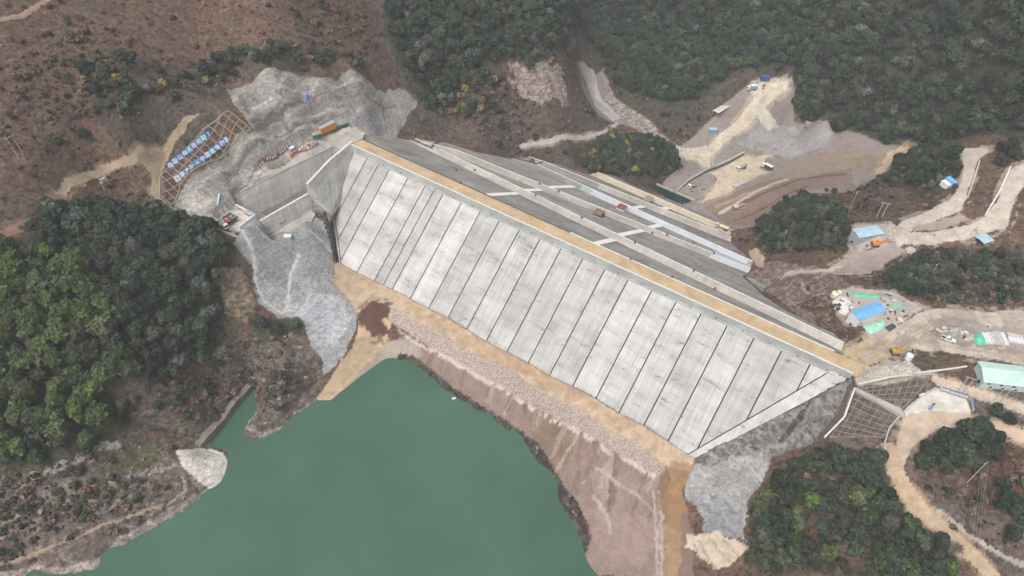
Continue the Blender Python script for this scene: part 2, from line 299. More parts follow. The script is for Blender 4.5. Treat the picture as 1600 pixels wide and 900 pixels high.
zone('dirt', (.27, .165, .09), '1047,733 1077,736 1069,762 1076,800 1060,832 1040,818 1038,780', 'fill_terrace')
zone('grav', (.31, .21, .13), '1034,815 1064,830 1060,905 1040,905', 'fill_slope')
zone('grav', (.22, .15, .125), '1064,800 1085,830 1080,905 1060,905', 'fill_slope')
zone('rock', (.235, .222, .21), '1336,590 1322,622 1287,684 1240,702 1190,722 1086,738 1086,713', 'rock_slope', .5)
zone('rock', (.10, .085, .07), '1270,625 1255,655 1225,690 1215,692 1240,655', 'rock_slope', 1)
zone('shot', (.30, .293, .287), '1084,730 1195,703 1215,715 1196,745 1168,790 1166,842 1110,828 1078,782 1070,752', 'shotcrete_slope', 2.6)
zone('shot', (.235, .235, .245), '1095,790 1130,780 1165,800 1162,840 1110,826', 'shotcrete_slope', 3)
zone('dirt', (.50, .42, .33), '1068,835 1112,826 1162,846 1150,878 1120,895 1070,862', 'fill_slope', 3.2)
for tr in ('1090,845 1105,875 1118,892', '1110,838 1125,865 1140,880', '1128,840 1140,858 1152,870', '1080,850 1090,868'): line('grav', (.36, .29, .22), .9, tr, 'fill_slope', 1.5)
zone('veg', (.085, .062, .048), '1165,848 1200,850 1275,880 1275,905 1180,905', warp=3)
# right bank
zone('veg', (.125, .095, .080), '1330,605 1460,590 1600,600 1600,905 1540,890 1440,770 1400,720 1330,700 1285,684')
zone('veg', (.10, .060, .048), '1480,690 1600,680 1600,790 1520,800 1500,740')
zone('grav', (.40, .36, .32), '1336,588 1385,562 1455,570 1462,590 1390,598 1345,604')
zone('rock', (.12, .10, .09), '1405,560 1450,562 1455,580 1415,580')
zone('dirt', (.455, .392, .33), '1305,549 1340,585 1383,560 1430,546 1500,553 1605,570 1605,545 1530,537 1470,530 1452,516 1468,505 1540,508 1605,513 1605,486 1540,487 1470,483 1440,486 1400,510 1350,532 1325,543', 'dirt_road', .8)
zone('dirt', (.43, .33, .215), '1306,550 1342,586 1378,562 1400,530 1350,532 1325,543', 'dirt_road', 1.5)
for tr in ('1345,560 1400,535 1450,505 1500,494 1600,494', '1345,566 1402,540 1452,511', '1350,556 1420,525 1470,540 1600,557', '1380,395 1420,372 1480,367 1550,345 1590,275', '1400,385 1450,345 1500,310 1525,245', '1405,690 1440,662 1515,655'): line('dirt', (.36, .30, .245), .9, tr, 'dirt_road', .5)
zone('grav', (.44, .38, .34), '1296,462 1330,450 1400,458 1442,482 1402,508 1372,526 1340,510', 'work_yard')
zone('dirt', (.30, .25, .22), '1455,508 1480,503 1605,512 1605,545 1530,538 1470,530', 'work_yard')
zone('dirt', (.46, .40, .345), '1397,357 1413,343 1453,328 1483,313 1500,290 1505,260 1502,233 1543,230 1545,238 1528,250 1520,277 1510,307 1503,327 1467,343 1430,357 1421,364 1467,360 1517,350 1540,337 1560,310 1570,283 1583,260 1605,254 1605,280 1590,307 1577,333 1575,357 1533,367 1493,377 1453,385 1413,380 1387,400 1360,427 1327,430 1223,434 1227,426 1293,420 1333,397 1387,380 1400,373', 'dirt_road', .8)
zone('grav', (.33, .28, .25), '1333,397 1400,378 1412,395 1380,420 1340,428 1300,425', 'dirt_road', 2)
zone('grav', (.34, .28, .25), '1425,355 1460,347 1500,332 1515,343 1470,358 1425,362', None, 1)
zone('dirt', (.50, .37, .25), '1368,273 1386,238 1412,227 1428,232 1400,250 1382,268', 'dirt_road')
zone('grav', (.42, .35, .31), '1325,372 1335,352 1400,350 1400,372 1385,385 1345,388', 'work_yard')
zone('dirt', (.47, .375, .29), '1400,695 1412,652 1454,640 1518,647 1522,662 1465,670 1425,700 1408,735 1385,722 1380,692', 'dirt_road', .3)
zone('dirt', (.56, .53, .48), '1409,645 1448,612 1471,605 1512,624 1519,647 1454,641 1416,650', 'plaza', .05)
line('dirt', (.42, .315, .22), 5.5, '1390,700 1402,745 1432,792 1480,832 1530,878 1552,905', 'footpath')
line('dirt', (.38, .33, .29), 2, '1470,800 1520,840 1570,870 1605,885', None)
line('dirt', (.47, .39, .31), 4.5, '1465,596 1500,605 1550,622 1605,642', 'footpath')
line('dirt', (.50, .38, .28), 6, '1562,668 1605,684', 'footpath')
line('rock', (.30, .27, .25), 3.5, '1350,800 1380,825 1410,850 1430,880', None, 1)
line('dirt', (.095, .075, .06), 3.2, '1332,606 1316,650 1284,684', None, .2)
# left hill paths
line('dirt', (.33, .255, .175), 2.8, '85,312 110,285 160,263 205,250 245,236', 'footpath')
line('dirt', (.33, .26, .18), 3.4, '262,233 246,268 241,300 254,325 278,342 330,352', 'footpath')
zone('dirt', (.25, .19, .135), '215,243 262,232 246,290 228,265')
zone('dirt', (.28, .215, .15), '255,225 290,180 310,178 285,215 268,235', warp=2)
line('dirt', (.22, .135, .10), 3.5, '0,368 40,350 70,335 100,315', 'footpath')
line('dirt', (.28, .20, .16), 2.5, '0,30 30,25 75,0', None)
line('rock', (.36, .31, .28), 2.6, '0,899 60,892 105,890 150,886 172,858 202,841 252,813 300,786 326,768', None, 1.2)
line('rock', (.34, .30, .27), 1.6, '403,640 385,668 412,684 440,667 470,645 494,626', None, .6); line('rock', (.07, .06, .05), 2.2, '412,640 440,636 462,622 472,604', None, .8)
line('rock', (.36, .32, .29), 2.2, '20,752 70,738 140,714 182,692', None, 2); line('rock', (.33, .29, .26), 2.0, '130,770 190,745 250,735 292,722', None, 2); line('rock', (.32, .28, .25), 1.6, '20,815 90,790 150,778', None, 2)
line('dirt', (.28, .22, .17), 1.5, '283,745 288,768 262,788 215,803 170,815 120,840 60,862 0,882', 'footpath')
zone('shot', (.58, .54, .49), '274,704 312,699 350,708 357,725 346,754 326,767 300,746 282,728', 'spoil_fan', .8)
WX, WY = fbm(GX, GY, 7, 51, 4) + .35 * fbm(GX, GY, 2.2, 53, 2), fbm(GX, GY, 7, 71, 4) + .35 * fbm(GX, GY, 2.2, 73, 2)
shape = GX.shape
COLR = np.zeros(shape + (3,)); COLR[:] = (.122, .078, .060)
MASK = {k: np.zeros(shape) for k in ('veg', 'rock', 'shot', 'rip', 'dirt')}; MASK['veg'][:] = 1
REG = np.zeros(shape, int); REGN = ['ground']
big = fbm(GX, GY, 45, 5, 4); COLR *= (1 + .28 * big)[..., None]
pz = [(z, G(np.array([p[0] for p in z[4]]), np.array([p[1] for p in z[4]]))[:, :2]) for z in ZONES]
for z, P in pz:
    kind, col, reg, warp = z[1], z[2], z[3], z[5]
    lo, hi = P.min(0) - 12, P.max(0) + 12
    i0, i1 = np.searchsorted(gx, [lo[0], hi[0]]); j0, j1 = np.searchsorted(gy, [lo[1], hi[1]]); sl = (slice(i0, i1), slice(j0, j1))
    x, y = GX[sl] + WX[sl] * warp, GY[sl] + WY[sl] * warp
    if z[0] == 'poly': m = inpoly(x, y, P)
    else:
        m = np.zeros(x.shape, bool)
        for a, b in zip(P[:-1], P[1:]):
            d = b - a; t = np.clip(((x - a[0]) * d[0] + (y - a[1]) * d[1]) / (d @ d), 0, 1)
            m |= np.hypot(x - a[0] - t * d[0], y - a[1] - t * d[1]) < z[6] / 2
    f = m.astype(float)
    c = np.array(col) * (1 + .12 * big[sl][..., None])
    COLR[sl] = COLR[sl] * (1 - f[..., None]) + c * f[..., None]
    for k in MASK: MASK[k][sl] = MASK[k][sl] * (1 - f) + f * ((k == kind) if kind != 'grav' else {'dirt': .72, 'rip': .28}.get(k, 0))
    if reg in ('dirt_road', 'footpath', 'work_yard', 'fill_terrace'):   # dusty, ragged verge
        o_ = f0 = m.copy()
        for _ in range(4 if reg != 'footpath' else 2): o_ = dilate(o_)
        v_ = (o_ & ~f0 & (fbm(GX[sl], GY[sl], 5, 611, 3) > -.05)).astype(float) * .6
        COLR[sl] = COLR[sl] * (1 - v_[..., None]) + (c * .8) * v_[..., None]; MASK['dirt'][sl] += v_ * (MASK['veg'][sl] > .5); MASK['veg'][sl] *= 1 - v_ * (MASK['veg'][sl] > .5)
    if reg:
        if reg not in REGN: REGN.append(reg)
        REG[sl][m] = REGN.index(reg)
    elif kind != 'veg' or True: REG[sl][m] = 0
# relief
rough = fbm(GX, GY, 9, 11, 4); rid = 1 - np.abs(fbm(GX, GY, 16, 31, 4)) * 2; fine = fbm(GX, GY, 3.2, 91, 3)
H += MASK['veg'] * (.8 * rough) + MASK['rock'] * (1.7 * rid - .7 + .8 * fine) + MASK['shot'] * (.5 * rough + .35 * fine + .7 * rid - .4) * np.where(SN(GX, GY)[0] < -45, 1.0, .38) + MASK['rip'] * .18 * fine + MASK['dirt'] * .06 * rough
cl = (GX < -20) & (GY < 240); tz = H / 3.4 + .5 * rough; ter = (np.floor(tz) + np.clip((tz - np.floor(tz)) * 2.6 - .8, 0, 1) - .5 * rough) * 3.4
H = np.where(cl & (H > WATER + .6), H + (ter - H) * MASK['rock'] * .55 * np.clip(.5 + fbm(GX, GY, 20, 401, 3) * 1.2, 0, 1), H)
bed = MASK['rock'] * (GX > -20) * (GY < 230) * (GX > 90); tz = H / 2.2 + .3 * rough
H += bed * ((np.floor(tz) + np.clip((tz - np.floor(tz)) * 2.2 - .6, 0, 1) - .3 * rough) * 2.2 - H) * .5
lc = (SN(GX, GY)[0] < -45) & (H > 5) & (GX < -40); tz = H / 7.5 + .25 * rough; ter = (np.floor(tz) + np.clip((tz - np.floor(tz)) * 1.5 - .25, 0, 1) - .25 * rough) * 7.5
H = np.where(lc, H + (ter - H) * MASK['shot'] * .55, H)
# cut to the dam: below it inside the outline, flush just outside
H = np.where(inside, np.minimum(H, DH - 1.2), H)
ring = inside; s_g, n_g = SN(GX, GY)
for k in range(5):
    nx_ = dilate(ring); band = nx_ & ~ring
    ok = band & ((n_g > 9) | ((n_g < 0) & (H > TOE + 2)))
    H = np.where(ok, np.maximum(H, DH + .25 - .1 * k), H); ring = nx_
# tail-water basin below the dam
POOL_PX = pts('1012,293 1026,288 1053,301 1085,312 1072,319 1040,308')
PW = W(np.array([p[0] for p in POOL_PX]), np.array([p[1] for p in POOL_PX]), POOL)[:, :2]
pin = inpoly(GX, GY, PW)
H = np.where(pin, POOL - 2.0, H)
pr = pin
for k in range(3):
    nx_ = dilate(pr); H = np.where(nx_ & ~pr & ~inside, np.maximum(H, POOL + .8), H); pr = nx_
# spillway approach channel: terrain dropped under the built walls
CH = G(np.array([372, 398, 480, 545, 548, 520, 455, 395, 375.]), np.array([318, 362, 340, 250, 226, 232, 266, 300, 316.]))[:, :2]

chan = (s_g > -59 + (n_g + 60.8) * .181) & (s_g < -38) & (n_g > -66.5) & (n_g < 9)
H = np.where(chan, np.minimum(H, -11.6), H)
wallz = 3 - (s_g + 38) * 1.62
H = np.where((s_g >= -38) & (s_g < -26) & (n_g > -38) & (n_g < 2), np.minimum(H, np.maximum(wallz - 2.0, -16)), H)
H = np.where((s_g >= -38.5) & (s_g < -30) & (n_g > -69) & (n_g < -36), np.minimum(H, -13.6), H)
H = np.where((s_g > -57) & (s_g < -40) & (n_g > -80) & (n_g < -66.5) & (H > -3), np.where(s_g > -43.5, np.minimum(H, -1.5), -.15), H)


# ------------------------------------------------------------------ materials
def newmat(name):
    m = bpy.data.materials.new(name); m.use_nodes = True; nt = m.node_tree
    return m, nt, nt.nodes['Principled BSDF'], nt.nodes, nt.links
def N_(nt, t, **kw):
    n = nt.nodes.new(t)
    for k, v in kw.items():
        if k.startswith('_'): setattr(n, k[1:], v)
        else: n.inputs[k.replace('0', ' ') if k not in n.inputs else k].default_value = v
    return n
def math_(nt, op, a, b=None, c=None):
    n = nt.nodes.new('ShaderNodeMath'); n.operation = op
    for i, v in enumerate((a, b, c)):
        if v is None: continue
        if isinstance(v, (int, float)): n.inputs[i].default_value = v
        else: nt.links.new(v, n.inputs[i])
    return n.outputs[0]
def ramp_(nt, src, lo, hi, a, b):
    n = nt.nodes.new('ShaderNodeMapRange'); n.inputs[1].default_value = lo; n.inputs[2].default_value = hi; n.inputs[3].default_value = a; n.inputs[4].default_value = b
    nt.links.new(src, n.inputs[0]); return n.outputs[0]
def noise_(nt, co, scale, detail=5, rough=.6):
    n = nt.nodes.new('ShaderNodeTexNoise'); n.inputs['Scale'].default_value = scale; n.inputs['Detail'].default_value = detail; n.inputs['Roughness'].default_value = rough
    nt.links.new(co, n.inputs['Vector']); return n.outputs[0]
def scale_(nt, co, v, rot=None):
    n = nt.nodes.new('ShaderNodeMapping'); n.inputs['Scale'].default_value = v
    if rot: n.inputs['Rotation'].default_value = rot
    nt.links.new(co, n.inputs['Vector']); return n.outputs[0]
def mulcol(nt, col, f):
    n = nt.nodes.new('ShaderNodeVectorMath'); n.operation = 'SCALE'; nt.links.new(col, n.inputs[0]); nt.links.new(f, n.inputs['Scale']); return n.outputs[0]
def bump_(nt, h, strength, dist):
    n = nt.nodes.new('ShaderNodeBump'); n.inputs['Strength'].default_value = strength; n.inputs['Distance'].default_value = dist; nt.links.new(h, n.inputs['Height']); return n.outputs[0]
MAT = {}
def mat(name, col, rough=.85, ns=.8, var=.25, metal=0, tint=.0, bump=0):
    """one surface colour, broken up by two scales of noise and a per-object shift"""
    if name in MAT: return MAT[name]
    m, nt, bs, nn, ll = newmat(name); MAT[name] = m
    ge = nn.new('ShaderNodeNewGeometry'); co = ge.outputs['Position']
    a = noise_(nt, co, ns); b = noise_(nt, co, ns * 6, 4, .7)
    f = math_(nt, 'ADD', ramp_(nt, a, .3, .7, 1 - var, 1 + var), ramp_(nt, b, .3, .7, -var * .5, var * .5))
    if tint:
        oi = nn.new('ShaderNodeObjectInfo'); f = math_(nt, 'MULTIPLY', f, ramp_(nt, oi.outputs['Random'], 0, 1, 1 - tint, 1 + tint))
    c = nn.new('ShaderNodeRGB'); c.outputs[0].default_value = (*col, 1)
    ll.new(mulcol(nt, c.outputs[0], f), bs.inputs['Base Color'])
    bs.inputs['Roughness'].default_value = rough; bs.inputs['Metallic'].default_value = metal; bs.inputs['Specular IOR Level'].default_value = .25
    if bump: ll.new(bump_(nt, b, 1.0, bump), bs.inputs['Normal'])
    return m
def soil_material():
    m, nt, bs, nn, ll = newmat('soil'); bs.inputs['Roughness'].default_value = .95; bs.inputs['Specular IOR Level'].default_value = .1
    def at(n): a = nn.new('ShaderNodeAttribute'); a.attribute_name = n; return a
    col = at('soil').outputs['Color']; ge = nn.new('ShaderNodeNewGeometry'); co = ge.outputs['Position']
    n1, n2, n3, n4 = noise_(nt, co, .09, 6), noise_(nt, co, .55, 7, .7), noise_(nt, co, 2.0, 4, .7), noise_(nt, co, .22, 5, .65)
    vo = nn.new('ShaderNodeTexVoronoi'); vo.inputs['Scale'].default_value = 2.3; ll.new(co, vo.inputs['Vector'])
    vc = nn.new('ShaderNodeSeparateColor'); ll.new(vo.outputs['Color'], vc.inputs[0])
    rk = noise_(nt, scale_(nt, co, (.42, .42, .75)), 1.0, 10, .76)
    ld = noise_(nt, scale_(nt, co, (.16, .16, .55)), 1.0, 6, .68)
    st = noise_(nt, scale_(nt, co, (.75, .75, .16)), 1.0, 7, .68)
    dk = noise_(nt, co, .42, 6, .75)
    dv = nn.new('ShaderNodeVectorMath'); dv.operation = 'ADD'; nc = nn.new('ShaderNodeTexNoise'); nc.inputs['Scale'].default_value = .5; nc.inputs['Detail'].default_value = 4; ll.new(co, nc.inputs['Vector'])
    sc3 = nn.new('ShaderNodeVectorMath'); sc3.operation = 'SCALE'; sc3.inputs['Scale'].default_value = 3.2; ll.new(nc.outputs['Color'], sc3.inputs[0]); ll.new(co, dv.inputs[0]); ll.new(sc3.outputs[0], dv.inputs[1])
    bv = nn.new('ShaderNodeTexVoronoi'); bv.inputs['Scale'].default_value = .42; ll.new(scale_(nt, dv.outputs[0], (1, 1, 1.7)), bv.inputs['Vector']); bc = nn.new('ShaderNodeSeparateColor'); ll.new(bv.outputs['Color'], bc.inputs[0])
    fv = math_(nt, 'MULTIPLY', ramp_(nt, n2, .30, .70, .30, 1.72), ramp_(nt, n3, .3, .7, .62, 1.38))
    fv = math_(nt, 'MULTIPLY', fv, ramp_(nt, n4, .32, .68, .72, 1.28))
    fr = math_(nt, 'MULTIPLY', ramp_(nt, rk, .34, .66, .32, 1.7), ramp_(nt, ld, .36, .62, .78, 1.18)); fr = math_(nt, 'MULTIPLY', fr, ramp_(nt, bc.outputs[0], 0, 1, .72, 1.32))
    px_ = nn.new('ShaderNodeSeparateXYZ'); ll.new(co, px_.inputs[0]); zw = math_(nt, 'ADD', math_(nt, 'MULTIPLY', px_.outputs['Z'], .55), math_(nt, 'MULTIPLY', n4, 1.6)); zf = math_(nt, 'FRACT', zw)
    ln = ramp_(nt, math_(nt, 'ABSOLUTE', math_(nt, 'SUBTRACT', zf, .5)), 0, .10, .66, 1.0)
    fs = math_(nt, 'MULTIPLY', ramp_(nt, st, .30, .70, .80, 1.20), ramp_(nt, n2, .3, .7, .66, 1.34))
    fs = math_(nt, 'MULTIPLY', fs, ramp_(nt, dk, .30, .385, .30, 1.0)); fs = math_(nt, 'MULTIPLY', fs, ramp_(nt, n3, .3, .7, .88, 1.12)); fs = math_(nt, 'MULTIPLY', fs, ramp_(nt, n1, .35, .65, .78, 1.22)); fs = math_(nt, 'MULTIPLY', fs, ln)
    fp = math_(nt, 'MULTIPLY', ramp_(nt, vc.outputs[0], 0, 1, .66, 1.38), ramp_(nt, vo.outputs['Distance'], 0, .75, 1.12, .68))
    fd = math_(nt, 'ADD', ramp_(nt, n4, .3, .7, .76, 1.20), ramp_(nt, n3, .3, .7, -.13, .13)); fd = math_(nt, 'MULTIPLY', fd, ramp_(nt, n2, .3, .7, .86, 1.12))
    tot = None; hh = None
    for nm, f, h, k in (('veg', fv, n2, .9), ('rock', fr, rk, 1.8), ('shot', fs, dk, .45), ('rip', fp, vo.outputs['Distance'], -.45), ('dirt', fd, n3, .12)):
        a = at(nm).outputs['Fac']; t = math_(nt, 'MULTIPLY', a, f); tot = t if tot is None else math_(nt, 'ADD', tot, t)
        q = math_(nt, 'MULTIPLY', math_(nt, 'MULTIPLY', a, h), k); hh = q if hh is None else math_(nt, 'ADD', hh, q)
    c2 = mulcol(nt, col, tot)
    # dry olive and straw patches in the scrub
    mx = nn.new('ShaderNodeMix'); mx.data_type = 'RGBA'; mx.blend_type = 'MIX'
    ll.new(math_(nt, 'MULTIPLY', at('veg').outputs['Fac'], ramp_(nt, n1, .5, .68, 0, .55)), mx.inputs[0]); ll.new(c2, mx.inputs[6])
    g = nn.new('ShaderNodeRGB'); g.outputs[0].default_value = (.085, .082, .052, 1); ll.new(mulcol(nt, g.outputs[0], fv), mx.inputs[7])
    ll.new(mx.outputs[2], bs.inputs['Base Color']); ll.new(bump_(nt, hh, .9, 1.1), bs.inputs['Normal'])
    return m
SOIL = soil_material()
def concrete(name, col, streak=.3, along=(1.2, .05), rough=.8, spots=.5):
    """concrete with pour bands and run-off streaks, laid out by the slab's own UV in metres (across, down)"""
    m, nt, bs, nn, ll = newmat(name); MAT[name] = m
    uv = nn.new('ShaderNodeUVMap').outputs[0]; oi = nn.new('ShaderNodeObjectInfo')
    sh = nn.new('ShaderNodeVectorMath'); sh.operation = 'ADD'; ll.new(uv, sh.inputs[0])
    cx = nn.new('ShaderNodeCombineXYZ'); ll.new(math_(nt, 'MULTIPLY', oi.outputs['Random'], 300), cx.inputs[2]); ll.new(cx.outputs[0], sh.inputs[1]); co = sh.outputs[0]
    s1 = noise_(nt, scale_(nt, co, (along[0], along[1], 1)), 1.0, 5, .75)
    s2 = noise_(nt, scale_(nt, co, (.04, .20, 1)), 1.0, 4, .6)
    s3 = noise_(nt, scale_(nt, co, (.22, .62, 1)), 1.0, 9, .76)
    s4 = noise_(nt, scale_(nt, co, (.10, .07, 1)), 1.0, 4, .6)
    s5 = noise_(nt, scale_(nt, co, (2.6, .10, 1)), 1.0, 4, .7)
    f = math_(nt, 'MULTIPLY', ramp_(nt, s1, .32, .68, 1 - streak * .6, 1 + streak * .4), ramp_(nt, s2, .35, .65, 1 - streak * .45, 1 + streak * .3))
    f = math_(nt, 'MULTIPLY', f, ramp_(nt, s4, .35, .65, 1 - streak * .35, 1 + streak * .3)); f = math_(nt, 'MULTIPLY', f, ramp_(nt, s5, .3, .7, 1 - streak * .3, 1 + streak * .3))
    sp = math_(nt, 'MULTIPLY', ramp_(nt, s3, .36, .46, spots, 0), ramp_(nt, s2, .40, .54, 1, .10))
    f = math_(nt, 'MULTIPLY', f, math_(nt, 'SUBTRACT', 1.0, sp))
    f = math_(nt, 'MULTIPLY', f, ramp_(nt, oi.outputs['Random'], 0, 1, .84, 1.10))
    c = nn.new('ShaderNodeRGB'); c.outputs[0].default_value = (*col, 1)
    ll.new(mulcol(nt, c.outputs[0], f), bs.inputs['Base Color']); bs.inputs['Roughness'].default_value = rough; bs.inputs['Specular IOR Level'].default_value = .3
    ll.new(bump_(nt, s3, .35, .05), bs.inputs['Normal'])
    return m
def leafmat(name, col, tint=.35, warm=0):
    m, nt, bs, nn, ll = newmat(name); MAT[name] = m
    ge = nn.new('ShaderNodeNewGeometry'); oi = nn.new('ShaderNodeObjectInfo')
    n = noise_(nt, ge.outputs['Position'], .8, 3, .6); r2 = math_(nt, 'FRACT', math_(nt, 'MULTIPLY', oi.outputs['Random'], 7.31))
    f = math_(nt, 'MULTIPLY', ramp_(nt, n, .3, .7, .6, 1.45), ramp_(nt, oi.outputs['Random'], 0, 1, 1 - tint, 1 + tint))
    f = math_(nt, 'MULTIPLY', f, ramp_(nt, ge.outputs['Random Per Island'], 0, 1, .6, 1.4))
    h = nn.new('ShaderNodeHueSaturation'); h.inputs['Color'].default_value = (*col, 1); ll.new(ramp_(nt, r2, 0, 1, .475, .515), h.inputs['Hue']); ll.new(ramp_(nt, r2, 0, 1, .75, 1.15), h.inputs['Saturation'])
    ll.new(mulcol(nt, h.outputs[0], f), bs.inputs['Base Color']); bs.inputs['Roughness'].default_value = .8; bs.inputs['Specular IOR Level'].default_value = .15
    return m
# ------------------------------------------------------------------ mesh helpers
class MB:
    def __init__(self): self.v = []; self.f = []; self.m = []; self.uv = {}
    def add(self, vs, fs, mi=0):
        b = len(self.v); self.v += [tuple(map(float, v)) for v in vs]
        for f in fs: self.f.append(tuple(b + i for i in f)); self.m.append(mi)
        return b
    def box(self, c, s, rz=0, mi=0, ry=0, rx=0, top=None):
        hx, hy, hz = s[0] / 2, s[1] / 2, s[2] / 2; tx, ty = (top or (1, 1))
        M = Matrix.Rotation(rz, 3, 'Z') @ Matrix.Rotation(ry, 3, 'Y') @ Matrix.Rotation(rx, 3, 'X'); C = Vector(c)
        P = [(-hx, -hy, -hz), (hx, -hy, -hz), (hx, hy, -hz), (-hx, hy, -hz), (-hx * tx, -hy * ty, hz), (hx * tx, -hy * ty, hz), (hx * tx, hy * ty, hz), (-hx * tx, hy * ty, hz)]
        self.add([C + M @ Vector(p) for p in P], [(3, 2, 1, 0), (4, 5, 6, 7), (0, 1, 5, 4), (1, 2, 6, 5), (2, 3, 7, 6), (3, 0, 4, 7)], mi); return self
    def bar(self, a, b, w, h=None, mi=0, up=(0, 0, 1)):
        a, b = Vector(a), Vector(b); d = (b - a).normalized(); u = Vector(up)
        if abs(d.dot(u)) > .95: u = Vector((1, 0, 0))
        x = d.cross(u).normalized() * w / 2; y = x.cross(d).normalized() * (h or w) / 2
        self.add([a - x - y, a + x - y, a + x + y, a - x + y, b - x - y, b + x - y, b + x + y, b - x + y], [(0, 1, 2, 3), (7, 6, 5, 4), (0, 4, 5, 1), (1, 5, 6, 2), (2, 6, 7, 3), (3, 7, 4, 0)], mi); return self
    def cyl(self, a, b, r0, r1=None, n=10, mi=0, caps=True):
        r1 = r0 if r1 is None else r1; a, b = Vector(a), Vector(b); d = (b - a).normalized(); u = Vector((0, 0, 1)) if abs(d.z) < .9 else Vector((1, 0, 0))
        x = d.cross(u).normalized(); y = d.cross(x); vs = []
        for k in range(n): q = 2 * math.pi * k / n; w = x * math.cos(q) + y * math.sin(q); vs += [a + w * r0, b + w * r1]
        fs = [(2 * k, 2 * k + 1, (2 * k + 3) % (2 * n), (2 * k + 2) % (2 * n)) for k in range(n)]
        if caps: fs += [tuple(2 * k for k in range(n)), tuple(2 * k + 1 for k in range(n))[::-1]]
        self.add(vs, fs, mi); return self
    def prism(self, poly, z0, z1, mi=0):            # vertical prism; z0/z1 numbers or lists
        n = len(poly); z0 = [z0] * n if np.isscalar(z0) else z0; z1 = [z1] * n if np.isscalar(z1) else z1
        self.add([(p[0], p[1], z) for p, z in zip(poly, z0)] + [(p[0], p[1], z) for p, z in zip(poly, z1)],
                 [tuple(range(n))[::-1], tuple(range(n, 2 * n))] + [(i, (i + 1) % n, n + (i + 1) % n, n + i) for i in range(n)], mi); return self
    def sweep(self, rings, mi=0, caps=True):        # rings: list of equal-length vertex loops
        k = len(rings[0]); b = self.add([v for r in rings for v in r], [], mi); fs = []
        for i in range(len(rings) - 1):
            for j in range(k): fs.append((i * k + j, i * k + (j + 1) % k, (i + 1) * k + (j + 1) % k, (i + 1) * k + j))
        if caps: fs += [tuple(range(k))[::-1], tuple((len(rings) - 1) * k + j for j in range(k))]
        for f in fs: self.f.append(tuple(b + i for i in f)); self.m.append(mi)
        return self
    def sheet(self, grid, mi=0):                    # 2-D list of points
        a, c = len(grid), len(grid[0]); self.add([p for r in grid for p in r], [(i * c + j, (i + 1) * c + j, (i + 1) * c + j + 1, i * c + j + 1) for i in range(a - 1) for j in range(c - 1)], mi); return self
    def blob(self, c, r, n=2, jit=.25, mi=0, seed=0, flat=.0):
        bm = bmesh.new(); bmesh.ops.create_icosphere(bm, subdivisions=n, radius=1); rr = random.Random(seed); o = [rr.uniform(0, 9) for _ in range(3)]
        vs = []
        for v in bm.verts:
            p = v.co; k = 1 + jit * math.sin(p.x * 3 + o[0]) * math.cos(p.y * 3.3 + o[1]) + jit * .6 * math.sin(p.z * 5 + o[2] + p.x * 4)
            vs.append((c[0] + p.x * r[0] * k, c[1] + p.y * r[1] * k, c[2] + (max(p.z, -flat) if flat else p.z) * r[2] * k))
        fs = [tuple(v.index for v in f.verts) for f in bm.faces]; bm.free(); self.add(vs, fs, mi); return self
    def mesh(self, name, mats, smooth=False, off=(0, 0, 0)):
        me = bpy.data.meshes.new(name); me.from_pydata([(v[0] - off[0], v[1] - off[1], v[2] - off[2]) for v in self.v], [], self.f)
        for m in (mats if isinstance(mats, (list, tuple)) else [mats]): me.materials.append(m)
        me.polygons.foreach_set('material_index', self.m)
        if smooth: me.polygons.foreach_set('use_smooth', [True] * len(self.f))
        me.update(); return me
    def build(self, name, mats, parent=None, smooth=False, off=(0, 0, 0)):
        o = bpy.data.objects.new(name, self.mesh(name, mats, smooth, off)); COL.objects.link(o)
        if parent is not None: o.parent = parent
        return o
def tag(o, label=None, cat=None, group=None, kind=None):
    if label: o['label'] = label
    if cat: o['category'] = cat
    if group: o['group'] = group
    if kind: o['kind'] = kind
    return o
def thing(name, label, cat, loc=(0, 0, 0), rz=0, group=None):
    o = bpy.data.objects.new(name, None); COL.objects.link(o); o.location = loc; o.rotation_euler = (0, 0, rz); o.empty_display_size = .5
    return tag(o, label, cat, group)
KIDS = {}
def kids(o): return [c for c in bpy.data.objects if c.parent == o]
def dup(root, loc, rz, label, scale=1, group=None, ch=None):
    r = root.copy(); COL.objects.link(r); r.location = loc; r.rotation_euler = (0, 0, rz); r.scale = (scale,) * 3; r['label'] = label
    if group: r['group'] = group
    for c in (ch if ch is not None else kids(root)):
        d = c.copy(); COL.objects.link(d); d.parent = r
        for g in (kids(c) if ch is None else []):
            e = g.copy(); COL.objects.link(e); e.parent = d
    return r
def heading(p, q): d = np.asarray(q) - np.asarray(p); return math.atan2(d[1], d[0])
def set_uv(o, fn):                                  # UV in metres from a function of the world-ish vertex position
    me = o.data; uv = me.uv_layers.new(name='UVMap'); co = np.empty(len(me.vertices) * 3); me.vertices.foreach_get('co', co); co = co.reshape(-1, 3)
    li = np.empty(len(me.loops), int); me.loops.foreach_get('vertex_index', li); uv.data.foreach_set('uv', np.asarray(fn(co))[li].ravel())
